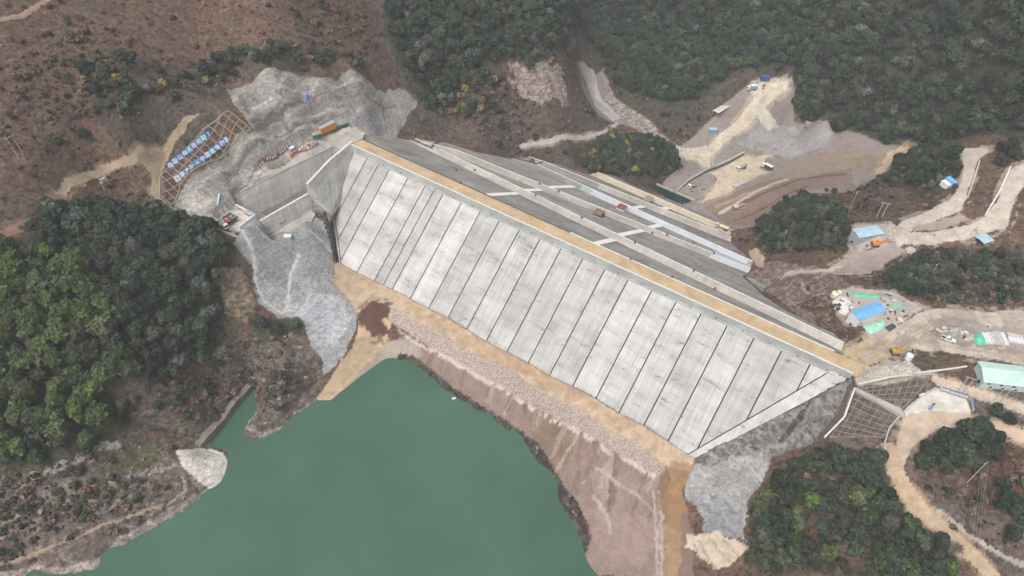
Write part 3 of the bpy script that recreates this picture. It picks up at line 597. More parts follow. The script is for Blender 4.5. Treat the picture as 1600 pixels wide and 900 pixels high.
# ------------------------------------------------------------------ ground, cut into its named surfaces
nxg, nyg = shape; V = np.stack([GX, GY, H], -1).reshape(-1, 3)
idx = np.arange(nxg * nyg).reshape(nxg, nyg)
FA = np.stack([idx[:-1, :-1], idx[1:, :-1], idx[1:, 1:], idx[:-1, 1:]], -1).reshape(-1, 4)
FR = REG[:-1, :-1].ravel()
rgba = np.concatenate([np.clip(COLR.reshape(-1, 3), .01, .9), np.ones((len(V), 1))], 1)
for k, nm in enumerate(REGN):
    f = FA[FR == k]
    if not len(f): continue
    u, inv = np.unique(f, return_inverse=True); f2 = inv.reshape(f.shape)
    me = bpy.data.meshes.new(nm); me.vertices.add(len(u)); me.vertices.foreach_set('co', V[u].ravel().astype(np.float32))
    me.loops.add(f2.size); me.loops.foreach_set('vertex_index', f2.ravel().astype(np.int32)); me.polygons.add(len(f2)); me.polygons.foreach_set('loop_start', np.arange(0, f2.size, 4, dtype=np.int32))
    me.polygons.foreach_set('use_smooth', np.ones(len(f2), bool)); me.update(calc_edges=True); me.validate()
    a = me.attributes.new('soil', 'FLOAT_COLOR', 'POINT'); a.data.foreach_set('color', rgba[u].ravel().astype(np.float32))
    for q in MASK: b = me.attributes.new(q, 'FLOAT', 'POINT'); b.data.foreach_set('value', MASK[q].ravel()[u].astype(np.float32))
    me.materials.append(SOIL); o = bpy.data.objects.new(nm, me); COL.objects.link(o); tag(o, kind='structure')
# ------------------------------------------------------------------ water
def water_material(name, col, rough):
    m, nt, bs, nn, ll = newmat(name); ge = nn.new('ShaderNodeNewGeometry'); co = ge.outputs['Position']
    n = noise_(nt, co, .02, 3); c = nn.new('ShaderNodeRGB'); c.outputs[0].default_value = (*col, 1); ll.new(mulcol(nt, c.outputs[0], ramp_(nt, n, .3, .7, .86, 1.14)), bs.inputs['Base Color'])
    bs.inputs['Roughness'].default_value = rough; bs.inputs['IOR'].default_value = 1.33
    h = noise_(nt, scale_(nt, co, (.35, .8, 1), (0, 0, .6)), 1.2, 5, .65); ll.new(bump_(nt, h, .45, .14), bs.inputs['Normal']); return m

b = MB(); b.add([(-420, -900, WATER), (300, -900, WATER), (300, 236, WATER), (-420, 236, WATER)], [(0, 1, 2, 3)]); tag(b.build('water', water_material('reservoir_water', (.054, .116, .080), .14)), kind='structure')
b = MB(); b.add([(*p, POOL) for p in PW], [tuple(range(len(PW)))]); tag(b.build('pool_water', water_material('pool_water', (.012, .035, .028), .12)), kind='structure')
# ------------------------------------------------------------------ the dam
C_FACE = concrete('face_concrete', (.452, .444, .428), .33, (1.1, .04), spots=.60)
C_WALL = concrete('wall_concrete', (.47, .46, .435), .42, (1.0, .03), spots=.35)
C_LIGHT = concrete('pale_concrete', (.43, .40, .36), .34, (.5, .10), spots=.15)
C_WET = concrete('wet_concrete', (.55, .58, .62), .18, (.5, .1), spots=.1)
C_PARA = concrete('parapet_concrete', (.36, .375, .36), .3, (.10, .8), spots=.25)
C_STONE = concrete('slope_stone', (.325, .31, .29), .45, (.25, .5), rough=.95, spots=.45)
C_GRAVEL = concrete('gravel_bench', (.27, .255, .24), .35, (.6, .6), rough=.95, spots=.4)
M_JOINT = mat('joint_filler', (.035, .035, .035), .9, var=.1)
M_TAN = mat('tan_fill', (.43, .325, .205), .95, .15, .2)
M_KERB = mat('kerb_concrete', (.58, .57, .54), .85, .5, .15)
M_DARKEDGE = mat('stained_kerb', (.12, .105, .10), .9, .6, .3)
DLOC = DW(90, 0, -32); dam = thing('dam', 'long concrete faced embankment dam with jointed pale slabs across the valley', 'dam', DLOC)
def part(mb, name, m, parent=dam, off=DLOC, uv=None, label=None):
    o = mb.build(name, m, parent, off=off)
    if uv: set_uv(o, lambda c: uv(c + np.array(off)))
    if label: o['label'] = label
    return o
def uv_sn(c): s, n = SN(c[:, 0], c[:, 1]); return np.stack([s, np.hypot(n, c[:, 2])], 1)
def uv_run(c): s, n = SN(c[:, 0], c[:, 1]); return np.stack([s, n * 1.1 + c[:, 2] * .3], 1)
def uv_wall(c): s, n = SN(c[:, 0], c[:, 1]); return np.stack([s + n, c[:, 2]], 1)
LJ = [on_face(*p)[:2] for p in ((553, 237), (521, 330), (527, 360), (533, 407))]; RJ = [on_face(*p)[:2] for p in ((1292, 582), (1080, 706))]
def ext(a, b, n): t = (n - a[1]) / (b[1] - a[1]); return (a[0] + t * (b[0] - a[0]), n)
NB = -48.0
FACE = [ext(LJ[1], LJ[0], 0)] + LJ[1:3] + [ext(LJ[2], LJ[3], NB), ext(RJ[0], RJ[1], NB), ext(RJ[1], RJ[0], 0)]
def clip(poly, s, keep_gt):
    out = []
    for i in range(len(poly)):
        a, b = poly[i], poly[(i + 1) % len(poly)]; ia, ib = ((a[0] >= s) == keep_gt), ((b[0] >= s) == keep_gt)
        if ia: out.append(a)
        if ia != ib: t = (s - a[0]) / (b[0] - a[0]); out.append((s, a[1] + t * (b[1] - a[1])))
    return out
def fp(s, n, d=0): return DW(s + 0, n - d * .581, n / 1.4 + d * .814)     # a point d metres out of the face plane
b = MB(); b.add([fp(s, n, -.35) for s, n in FACE], [tuple(range(len(FACE)))]); part(b, 'face_joint_bed', M_JOINT)
js = sorted([on_face(*p)[0] for p in ((574, 247), (592, 256), (609, 264))] + [12. * k for k in range(19)] + [18.0])
edges = [-80] + js + [300]
for e0, e1 in zip(edges[:-1], edges[1:]):
    g = .27
    q = clip(clip(FACE, e0 + g, True), e1 - g, False)
    if len(q) < 3: continue
    b = MB(); n = len(q); b.add([fp(s, m) for s, m in q] + [fp(s, m, -.5) for s, m in q], [tuple(range(n))] + [(i, n + i, n + (i + 1) % n, (i + 1) % n) for i in range(n)])
    part(b, 'face_slab', C_FACE, uv=uv_sn)
# plinths along both sides of the face
RO = [on_face(1332, 589)[:2], on_face(1086, 717)[:2]]
b = MB(); g = .55
R0, R1 = ext(RJ[1], RJ[0], 1), ext(RJ[0], RJ[1], NB); O0, O1 = ext(RO[1], RO[0], 1), ext(RO[0], RO[1], NB)
b.sweep([[fp(R0[0] + g, R0[1], .35), fp(O0[0], O0[1], .35), fp(O0[0], O0[1], -2), fp(R0[0] + g, R0[1], -2)], [fp(R1[0] + g, R1[1], .35), fp(O1[0], O1[1], .35), fp(O1[0], O1[1], -2), fp(R1[0] + g, R1[1], -2)]])
part(b, 'plinth', C_FACE, uv=uv_sn)
b = MB(); LL = [ext(LJ[1], LJ[0], 1.5)] + LJ[1:3] + [ext(LJ[2], LJ[3], NB)]; wd = [2.2, 2.2, 2.4, 1.2]
b.sweep([[fp(s - g, n, .25), fp(s - g, n, -2), fp(s - w, n, -2), fp(s - w, n, .25)] for (s, n), w in zip(LL, wd)])
part(b, 'plinth', C_WALL, uv=uv_sn)
# parapet wall, crest road, kerbs
SL, SR = -43.5, 231.5
def strip(prof, s0, s1, step=6):
    ss = np.linspace(s0, s1, max(2, int(abs(s1 - s0) / step) + 1)); return [[DW(s, n, z) for n, z in prof] for s in ss]
b = MB(); b.sweep(strip([(.05, -1.2), (.05, .35), (.75, .45), (1.25, 3.75), (1.75, 3.8), (1.8, 2.2), (1.8, -1.2)], SL, SR)); part(b, 'parapet_wall', C_PARA, uv=uv_run)
b = MB(); b.sweep(strip([(1.1, 3.78), (1.1, 3.98), (1.95, 3.98), (1.95, 3.78)], SL, SR)); part(b, 'wall_coping', M_KERB)
for s in np.arange(SL + 2, SR, 12.0): b = MB(); b.box(DW(s, .62, .47), (.5, .5, .5), AZ); part(b, 'joint_cover', M_JOINT)
b = MB(); b.sweep(strip([(1.8, 2.0), (1.8, 3.1), (4, 3.2), (7, 3.2), (9.0, 3.1), (9.0, 2.0)], SL - 1, SR + 2, 4)); part(b, 'crest_road', M_TAN)
b = MB(); b.sweep(strip([(9.0, 2.2), (9.0, 3.55), (9.5, 3.55), (9.6, 2.2)], SL + 2, 95)); part(b, 'edge_kerb', M_DARKEDGE)
b = MB(); b.sweep(strip([(9.0, 2.2), (9.0, 3.35), (9.5, 3.35), (9.6, 2.2)], 95.2, 222)); part(b, 'edge_kerb', M_KERB)
# downstream face: slopes and ramp roads between the break lines
_OE = np.array(OUT); _ctr = _OE.mean(0)
def seg(k, s): P = ds_profile(s); return P[k], P[k + 1]
def ds_strip(k, s0, s1, m, name, lift=0, step=2.0, cols=4):
    g = []
    for s in np.arange(s0, s1 + .01, step):
        (n0, z0), (n1, z1) = seg(k, s); g.append([DW(s, n0 + (n1 - n0) * t, z0 + (z1 - z0) * t + lift) for t in np.linspace(0, 1, cols + 1)])
    b = MB(); b.sheet([r[::-1] for r in g]); return part(b, name, m, uv=uv_run)
S0, S1 = -58, 236
for k in range(11): ds_strip(k, S0, S1, C_STONE, 'downstream_slope' if k % 2 == 0 else 'bench', 0 if k % 2 == 0 else -.06)
ds_strip(1, -36, 226, C_LIGHT, 'ramp_road', .02); ds_strip(3, -36, 148, C_LIGHT, 'ramp_road', .02)
ds_strip(4, 148.5, 172, C_WET, 'ramp_turning_pad', .03); ds_strip(3, 148.5, 172, C_WET, 'ramp_turning_pad', .03)
ds_strip(5, -10, 56, C_GRAVEL, 'ramp_road', .02); ds_strip(5, 56, 64, mat('wet_gravel', (.33, .37, .38), .5, .5, .15), 'ramp_road', .03); ds_strip(5, 64, 166, C_WET, 'ramp_road', .02)
ds_strip(7, -10, 62, C_GRAVEL, 'ramp_road', .02); ds_strip(7, 62, 150, C_LIGHT, 'ramp_road', .02); ds_strip(9, 46, 152, mat('tan_bench', (.47, .40, .29), .9, .3, .2), 'toe_berm', .02)
def kerb(k, s0, s1, w=.35, h=.45, m=M_KERB):
    rings = []
    for s in np.arange(s0, s1 + .01, 4): n, z = ds_profile(s)[k]; rings.append([DW(s, n - w, z - .3), DW(s, n - w, z + h), DW(s, n, z + h), DW(s, n, z - .3)])
    b = MB(); b.sweep(rings); part(b, 'road_kerb', m)
for k, a, c in ((2, -20, 224), (4, -34, 150), (6, 20, 168), (8, 10, 140), (10, 48, 150)): kerb(k, a, c)
kerb(1, 60, 222, .3, .2, M_DARKEDGE); kerb(3, -14, 148, .3, .2, M_DARKEDGE)
# stair flights straight down the slope
def stair(px, py, k, w=3.4):
    s, n = SN(*on_dam(px, py)[:2]); (n0, z0), (n1, z1) = seg(k, s); b = MB(); c = max(4, int((n1 - n0) / .8))
    prof = []
    for i in range(c): t0, t1 = i / c, (i + 1) / c; prof += [(n0 + (n1 - n0) * t0, z0 + (z1 - z0) * t0 + .28), (n0 + (n1 - n0) * t1, z0 + (z1 - z0) * t0 + .28)]
    prof += [(n1, z1 - .6), (n0, z0 - .6)]
    b.sweep([[DW(s + q, nn, zz) for nn, zz in prof] for q in (-w / 2, w / 2)]); part(b, 'stair_flight', M_KERB)
for px, py, k in ((795, 304, 0), (833, 298, 2), (878, 293, 4), (952, 377, 0), (990, 364, 2), (1026, 354, 4), (1003, 324, 6), (1047, 323, 8)): stair(px, py, k)
# ------------------------------------------------------------------ gravity wall between spillway and face
AL = DW(-36, -18, -14); aw = thing('abutment_wall', 'massive grey concrete wall between the spillway channel and the dam face', 'wall', AL)
def P3(s, n, z): return DW(s, n, z)
b = MB(); top = [(-42.3, 3, 3.9), (-40.3, -15.8, 3.9), (-36.6, -36.1, 2.4)]; bot = [(-40.0, 3, -.5), (-35.3, -15.9, -9), (-27.0, -33.5, -15.5)]
back = [(-43.6, 3, 3.9), (-41.6, -15.9, 3.9), (-38.0, -36.6, 2.4)]
low = [(-44.5, 3, -16), (-42, -15.9, -16), (-38.2, -37, -16)]
rings = [[P3(*top[i]), P3(*back[i]), P3(*low[i]), P3(bot[i][0] + (2 if i < 2 else 0), bot[i][1], -17), P3(*bot[i])] for i in range(3)]
b.sweep(rings); part(b, 'wall_body', C_WALL, aw, AL, uv_wall)
b = MB()
for i in range(2): b.sweep([[P3(t[0] + .1, t[1], t[2] + .02), P3(t[0] + .1, t[1], t[2] + .45), P3(t[0] - 1.3, t[1], t[2] + .45), P3(t[0] - 1.3, t[1], t[2] + .02)] for t in (top[i], top[i + 1])])
part(b, 'wall_coping', M_KERB, aw, AL)
b = MB(); b.sweep([[P3(-27.0, -33.6, -15.4), P3(-27, -33.6, -18), P3(-38.3, -37.2, -18), P3(-38.3, -37.2, -6)], [P3(-26, -36.2, -17.4), P3(-26, -36.2, -19), P3(-38, -40, -19), P3(-38, -40, -13.4)]])
part(b, 'wall_toe', mat('rough_rock_face', (.20, .185, .17), .95, .6, .5, bump=.3), aw, AL)
# ------------------------------------------------------------------ spillway
SPL = DW(-46, -30, -10); sp = thing('spillway', 'deep concrete spillway channel with streaked side walls beside the abutment', 'spillway', SPL)
def ft(n): return -59 + (n + 60.8) * .181
b = MB(); b.sweep([[P3(ft(n), n, 3.45), P3(ft(n) - 1.0, n, 3.45), P3(ft(n) - 1.0, n, -12), P3(ft(n) + 5.4, n, -12), P3(ft(n) + 5.2, n, -10)] for n in (-66, -54, -42, -30, -18, -6, 9)]); part(b, 'channel_wall', C_WALL, sp, SPL, uv_wall)
b = MB(); b.sweep([[P3(ft(n) + .15, n, 3.3), P3(ft(n) + .15, n, 3.75), P3(ft(n) - .9, n, 3.75), P3(ft(n) - .9, n, 3.3)] for n in (-64, -40, -18, 1)]); part(b, 'wall_coping', C_LIGHT, sp, SPL, uv_wall)
nl = lambda n: -41.2 + (n + 67) * .13
def nz(n): return -3.7 + max(0, (n + 45)) * .0
b = MB(); b.sweep([[P3(nl(n), n, -3.8), P3(nl(n) - 1.0, n, -3.8), P3(nl(n) - 1.3, n, -12), P3(nl(n) + 2.4, n, -14.5)] for n in (-68.5, -60, -50, -44, -36.6)]); part(b, 'guide_wall', C_WALL, sp, SPL, uv_wall)
b = MB(); b.sweep([[P3(nl(n) + .05, n, -3.85), P3(nl(n) + .05, n, -3.5), P3(nl(n) - 1.15, n, -3.5), P3(nl(n) - 1.15, n, -3.85)] for n in (-67, -50, -36.6)]); part(b, 'wall_coping', M_KERB, sp, SPL)
b = MB(); b.sheet([[P3(s, n, -10 + (.012 * (n + 60))) for s in (-55, -47, -38)][::-1] for n in (-58, -40, -20, 0, 9)][::1]); part(b, 'channel_floor', mat('channel_floor_mud', (.17, .145, .12), .9, .25, .35), sp, SPL)
b = MB(); b.sweep([[P3(s, -66.3, z0), P3(s, -57, -10.2), P3(s, -57, -12), P3(s, -67.5, -12), P3(s, -67.5, z0)] for s, z0 in ((-60, .2), (-52, 0), (-46, -.4), (-42.0, -3.4))]); part(b, 'end_apron', C_WALL, sp, SPL, uv_wall)
b = MB(); b.sweep([[P3(s, -67.6, -1.2), P3(s, -67.6, .75), P3(s, -66.7, .75), P3(s, -66.7, -1.2)] for s in (-59, -43.4)]); b.sweep([[P3(-43.4, n, z), P3(-43.4, n, -6), P3(-42.4, n, -6), P3(-42.4, n, z)] for n, z in ((-66.7, .75), (-72, .3), (-77, 0))]); part(b, 'kerb_beam', M_KERB, sp, SPL)
slab = [(-40.3, -67.2), (-37.5, -65.5), (-35.4, -59.3), (-28.6, -55.5), (-27.8, -48.0), (-31.5, -40), (-36.5, -38.5)]
b = MB(); b.prism([DW(s, n, 0)[:2] for s, n in slab], -15.5, [-13.2, -13.0, -12.8, -12.9, -12.6, -12.4, -12.4]); part(b, 'footing_slab', C_LIGHT, sp, SPL, uv_sn)
deck = [(-51.8, -4.0), (-53.0, 6), (-50.9, 10.4), (-43.7, 14.3), (-40.6, 9.4), (-42.3, 1.6), (-42.6, -5.2)]
b = MB(); b.prism([DW(s, n, 0)[:2] for s, n in deck], 1.9, 3.62); bd = part(b, 'bridge_deck', C_LIGHT, sp, SPL, uv_sn)
b = MB(); b.bar(P3(-51.6, -3.6, 1.3), P3(-42.6, -4.6, 1.3), .9, 1.2); b.bar(P3(-52, 5, 1.3), P3(-42, 4, 1.3), .9, 1.2); o = b.build('bridge_beam', C_WALL, bd, off=SPL); set_uv(o, lambda c: c[:, :2])
# pool walls and channel below the dam
def ground_pts(L): return [tuple(G(np.array([float(p[0])]), np.array([float(p[1])]))[0]) for p in L]
def wall_run(name, label, cat, px, w, h, m, below=1.0, zfix=None, group=None, dens=1):
    P = ground_pts(px); Q = []
    for p, q in zip(P[:-1], P[1:]):
        k = max(1, int(math.dist(p[:2], q[:2]) / 4)) * dens
        for i in range(k): Q.append((p[0] + (q[0] - p[0]) * i / k, p[1] + (q[1] - p[1]) * i / k))
    Q.append(P[-1][:2]); Z = [float(hat(*q)) if zfix is None else zfix for q in Q]
    rings = []
    for i, q in enumerate(Q):
        d = Vector(Q[min(i + 1, len(Q) - 1)]) - Vector(Q[max(i - 1, 0)]); d.normalize(); nrm = (-d.y * w / 2, d.x * w / 2); z = Z[i]
        rings.append([(q[0] - nrm[0], q[1] - nrm[1], z - below), (q[0] - nrm[0], q[1] - nrm[1], z + h), (q[0] + nrm[0], q[1] + nrm[1], z + h), (q[0] + nrm[0], q[1] + nrm[1], z - below)])
    b = MB(); b.sweep(rings); c = Q[len(Q) // 2]; off = (c[0], c[1], Z[len(Q) // 2]); o = b.build(name, m, None, off=off); o.location = off
    if m.name.endswith('concrete') and m.name != 'kerb_concrete': set_uv(o, lambda c: np.stack([c[:, 0] + c[:, 1], c[:, 2]], 1))
    return tag(o, label, cat, group)
M_CONC = mat('site_concrete', (.42, .40, .37), .85, .5, .22); M_STONEW = mat('stone_masonry', (.34, .31, .28), .95, .8, .35, bump=.1)
wall_run('basin_wall', 'thin concrete kerb wall along the far edge of the dark green pool', 'wall', [(1026, 287), (1052, 300)], .8, .5, M_CONC, 4, POOL + .6)
wall_run('basin_wall', 'concrete kerb wall on the near right edge of the dark green pool', 'wall', [(1056, 302), (1086, 313)], .8, .5, M_CONC, 4, POOL + .6)
wall_run('channel_wall', 'narrow concrete channel wall running up from the pool to the site yard', 'wall', [(1055, 300), (1075, 283), (1088, 275), (1108, 264)], .7, .9, M_CONC, 2)
wall_run('channel_wall', 'long straight concrete channel wall above the parked mixer truck', 'wall', [(1118, 261), (1142, 250), (1163, 239)], 1.0, 1.2, M_CONC, 2)
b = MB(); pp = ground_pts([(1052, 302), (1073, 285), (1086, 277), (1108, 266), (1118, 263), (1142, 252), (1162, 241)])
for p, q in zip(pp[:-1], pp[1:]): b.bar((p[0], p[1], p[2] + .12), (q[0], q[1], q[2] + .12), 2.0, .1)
tag(b.build('drainage_channel', mat('channel_shadow_mud', (.05, .05, .045), .6, .4, .2)), 'dark drainage channel between its kerb walls above the pool', 'channel')  # flat strip along the channel in one even near-black tone
# ------------------------------------------------------------------ sheds and buildings
def surf(x, y):
    x, y = np.asarray(x, float), np.asarray(y, float); return np.where(inpoly(x, y, OUT), np.maximum(hat(x, y), dam_h(x, y)), hat(x, y))
def gp(px, py):
    a, c = np.array([float(px)]), np.array([float(py)])
    return G(a, c, surf if 480 < px < 1345 and 195 < py < 740 else None, 1.5)[0]
M_BLUE = mat('blue_sheet_roof', (.16, .38, .66), .5, .4, .10); M_PALEBLUE = mat('pale_blue_sheet', (.36, .50, .58), .5, .4, .14)
M_WHITEP = mat('white_panel', (.66, .68, .70), .6, .6, .10); M_GREYP = mat('grey_panel', (.36, .37, .38), .7, .6, .2)
M_MINT = mat('mint_sheet_roof', (.46, .62, .57), .5, .25, .12); M_MINTW = mat('pale_mint_wall', (.48, .58, .60), .6, .4, .10)
M_BROWNR = mat('brown_sheet_roof', (.20, .125, .085), .7, .6, .2); M_MAROON = mat('maroon_sheet_roof', (.22, .07, .08), .6, .6, .2)
M_CAMO = mat('olive_board_wall', (.14, .13, .075), .85, .9, .5); M_BEIGE = mat('beige_sheet_roof', (.56, .49, .40), .7, .4, .15)
M_GLASS = mat('dark_window_glass', (.03, .035, .04), .2, .5, .1); M_STEEL = mat('galvanised_steel', (.42, .43, .44), .45, .6, .15, .4)
M_RUBBER = mat('tyre_rubber', (.025, .025, .025), .9, .8, .2); M_DARKM = mat('dark_metal', (.06, .06, .065), .6, .8, .2)
def shed(name, label, cat, corners, zoff, mroof, mwall, gable=.8, walls=True, windows=0, door=True, over=.3, group=None):
    """corners: photo points of the roof edge (eave A, B along the long side, then C, D); zoff: eave height above the ground below"""
    g = np.mean([gp(*c)[2] for c in corners]); g0 = g
    for it in range(3):
        Q = np.array([W(*c, g0 + zoff) for c in corners]); g0 = float(surf(Q[:, 0].mean(), Q[:, 1].mean()))
    A, B, C_, D = Q[:, :2]; ctr = Q[:, :2].mean(0); ux = ((B - A) + (C_ - D)) / 2; L = np.linalg.norm(ux); uy = ((D - A) + (C_ - B)) / 2; Wd = np.linalg.norm(uy); rz = math.atan2(ux[1], ux[0])
    if ux[0] * uy[1] - ux[1] * uy[0] < 0: pass
    zl = min(float(surf(*q)) for q in Q[:, :2]); base = (ctr[0], ctr[1], zl)
    t = thing(name, label, cat, base, rz, group); hz = g0 + zoff - zl; b = MB(); hl, hw = L / 2, Wd / 2; nr = max(6, int(L / .5)); rings = []
    for i in range(nr + 1):
        x = -hl + L * i / nr; k = .05 * (i % 2)
        rings.append([(x, -hw, hz + k), (x, 0, hz + gable + k), (x, hw, hz + k), (x, hw, hz - .12 + k), (x, 0, hz + gable - .12 + k), (x, -hw, hz - .12 + k)])
    b.sweep(rings); ro = b.build('roof', mroof, t)
    if gable > .3: b = MB(); b.bar((-hl, 0, hz + gable + .05), (hl, 0, hz + gable + .05), .35, .10); b.build('ridge_cap', mroof, ro)
    wl_, ww_ = hl - over, hw - over
    if walls:
        b = MB(); b.sweep([[(x, -ww_, -1.2), (x, -ww_, hz - .13), (x, 0, hz + gable * .93 - .13), (x, ww_, hz - .13), (x, ww_, -1.2)] for x in (-wl_, wl_)]); wo = b.build('wall', mwall, t)
        if door: b = MB(); b.box((-wl_ - .03, 0, 1.05), (.08, 1.3, 2.1)); b.build('door', M_DARKM, t)
        for i in range(windows):
            x = -wl_ + (i + .5) * 2 * wl_ / windows
            for sgn in (-1, 1): b = MB(); b.box((x, sgn * (ww_ + .02), hz * .55), (1.1, .08, .9)); w = b.build('window', M_GLASS, t); b = MB(); b.box((x, sgn * (ww_ + .06), hz * .55 - .5), (1.3, .12, .08)); b.build('sill', M_WHITEP, w)
    else:
        for x in np.linspace(-wl_, wl_, 4):
            for y in (-ww_, ww_): b = MB(); b.cyl((x, y, -.6), (x, y, hz - .1), .09, n=6); b.build('post', M_STEEL, t)
    return t
shed('site_shed', 'bright blue roofed shed in the cluttered yard at the right end of the dam', 'shed', [(1344, 501), (1386, 485), (1369, 470.5), (1327, 486.5)], 3.0, M_BLUE, M_WHITEP, .9, windows=3)
shed('site_shed', 'pale blue roofed shed beside the dirt road fork with an orange machine in front', 'shed', [(1340, 373), (1378, 365), (1373, 352), (1333, 357)], 3.0, M_PALEBLUE, M_GREYP, .5)
shed('site_shed', 'small pale blue open shelter at the far right under the upper road', 'shelter', [(1533, 382), (1549, 375), (1543, 363), (1528, 367)], 2.6, M_PALEBLUE, M_GREYP, .25, walls=False)
shed('long_shed', 'long beige roofed shed on the far slope below the upper platform', 'shed', [(1124, 170), (1146, 157), (1135, 154), (1115, 166)], 2.2, M_BEIGE, M_GREYP, .4, walls=False)
shed('guard_hut', 'brown roofed hut with olive walls standing on the dam ramp road', 'hut', [(928, 334), (940, 339), (944, 331), (932, 325)], 2.7, M_BROWNR, M_CAMO, .3, over=.15)
shed('guard_hut', 'maroon roofed white hut beside the bright wet ramp road on the dam', 'hut', [(964, 325), (976, 330), (980, 323), (967, 317)], 2.5, M_MAROON, M_WHITEP, .3, over=.15)
shed('guard_hut', 'flat grey brown canopy on the lowest berm of the dam by the pool', 'shelter', [(1006, 312), (1016, 317), (1021, 309), (1011, 304)], 2.2, mat('faded_canopy', (.27, .21, .19), .8, .5, .2), M_GREYP, .1, walls=False)
A_, B_, C0 = gp(1530, 606), gp(1600, 613), gp(1519, 584); ux = (B_ - A_)[:2] / np.linalg.norm((B_ - A_)[:2]); uy = np.array([-ux[1], ux[0]]); dpt = abs((C0 - A_)[:2] @ uy); dpt = max(9, min(dpt, 16)); Lb = 44.0
t = thing('workshop', 'long pale mint green building with a row of small dark windows below the road', 'building', (A_[0], A_[1], A_[2] - .1), math.atan2(ux[1], ux[0]))
b = MB(); hz = 4.4; b.sweep([[(x, 0, -1), (x, 0, hz), (x, dpt * .62, hz + 1.7), (x, dpt, hz + .8), (x, dpt, -1)] for x in (0, Lb)]); wo = b.build('wall', M_MINTW, t)
b = MB(); b.sweep([[(x, -.5, hz + .02 + .05 * (i % 2)), (x, dpt * .62, hz + 1.85 + .05 * (i % 2)), (x, dpt + .4, hz + .85 + .05 * (i % 2)), (x, dpt + .4, hz + .72), (x, dpt * .62, hz + 1.72), (x, -.5, hz - .12)] for i, x in enumerate(np.linspace(-.4, Lb + .4, 110))]); b.build('roof', M_MINT, t)
for i in range(9):
    for z in (1.3, 3.2): b = MB(); b.box((2.2 + i * 4.6 + (1.4 if z < 2 else 0), -.02, z), (1.2, .1, .8)); w = b.build('window', M_GLASS, t); b = MB(); b.box((2.2 + i * 4.6 + (1.4 if z < 2 else 0), -.05, z - .45), (1.4, .2, .08)); b.build('sill', M_WHITEP, w)
b = MB(); b.box((-.03, 2.2, 1.0), (.1, 1.6, 2.2)); b.build('door', M_DARKM, t)
# ------------------------------------------------------------------ vehicles (front towards +x)
M_WHITE = mat('white_vehicle_paint', (.72, .72, .70), .35, .6, .08); M_YEL = mat('yellow_machine_paint', (.46, .27, .055), .55, .8, .22); M_GRN = mat('green_vehicle_paint', (.09, .20, .13), .5, .8, .2)
M_RED = mat('red_vehicle_paint', (.34, .08, .055), .5, .8, .2); M_ORG = mat('orange_paint', (.62, .22, .04), .55, .6, .15); M_LBLUE = mat('light_blue_paint', (.22, .38, .52), .45, .6, .15); M_GREYV = mat('grey_vehicle_paint', (.30, .31, .32), .5, .7, .2)
def wheel(t, x, y, r, w=.28):
    b = MB(); b.cyl((x, y - w / 2, r), (x, y + w / 2, r), r, n=14); k = b.build('wheel', M_RUBBER, t); b = MB(); b.cyl((x, y - w / 2 - .01, r), (x, y + w / 2 + .01, r), r * .5, n=10); b.build('rim', M_STEEL, k)
def pickup(t, paint):
    b = MB(); b.sweep([[(x, -w, .45), (x, -w, h), (x, -w * .9, h + .08), (x, w * .9, h + .08), (x, w, h), (x, w, .45)] for x, w, h in ((2.65, .72, .78), (2.5, .88, .92), (1.2, .92, 1.02), (.9, .92, 1.05))]); b.build('bonnet', paint, t)
    b = MB(); b.sweep([[(x, -.92, .45), (x, -.92, 1.05), (x, .92, 1.05), (x, .92, .45)] for x in (.9, -.9)]); bd = b.build('body', paint, t)
    b = MB(); b.sweep([[(x, -w, z), (x, w, z), (x, w2, z2), (x - dx, w2, z2)][:2] + [(x2, w2, z2), (x2, -w2, z2)] for x, z, w, x2, z2, w2 in ()] or [[(1.15, -.86, 1.05), (1.15, .86, 1.05), (-.85, .86, 1.05), (-.85, -.86, 1.05)], [(.45, -.72, 1.72), (.45, .72, 1.72), (-.6, .72, 1.72), (-.6, -.72, 1.72)]]); b.build('cab', paint, t)
    for sg in (-1, 1): b = MB(); b.add([(1.0, sg * .865, 1.12), (.45, sg * .755, 1.62), (-.55, sg * .755, 1.62), (-.75, sg * .865, 1.12)], [(0, 1, 2, 3)]); b.build('window', M_GLASS, t)
    b = MB(); b.add([(1.12, -.78, 1.12), (1.12, .78, 1.12), (.52, .66, 1.68), (.52, -.66, 1.68)], [(0, 1, 2, 3)]); b.build('windscreen', M_GLASS, t)
    b = MB(); b.box((-1.8, 0, .55), (1.8, 1.84, .2)); b.box((-1.8, .89, .85), (1.8, .07, .42)); b.box((-1.8, -.89, .85), (1.8, .07, .42)); b.box((-2.68, 0, .85), (.07, 1.84, .42)); b.build('load_bed', paint, t)
    b = MB(); b.box((-1.8, 0, .68), (1.66, 1.66, .06)); b.build('bed_floor', M_DARKM, t)
    for x in (1.75, -1.75):
        for y in (-.82, .82): wheel(t, x, y, .38)
    for y in (-.6, .6): b = MB(); b.box((2.6, y, .78), (.12, .3, .16)); b.build('headlight', M_WHITEP, t)
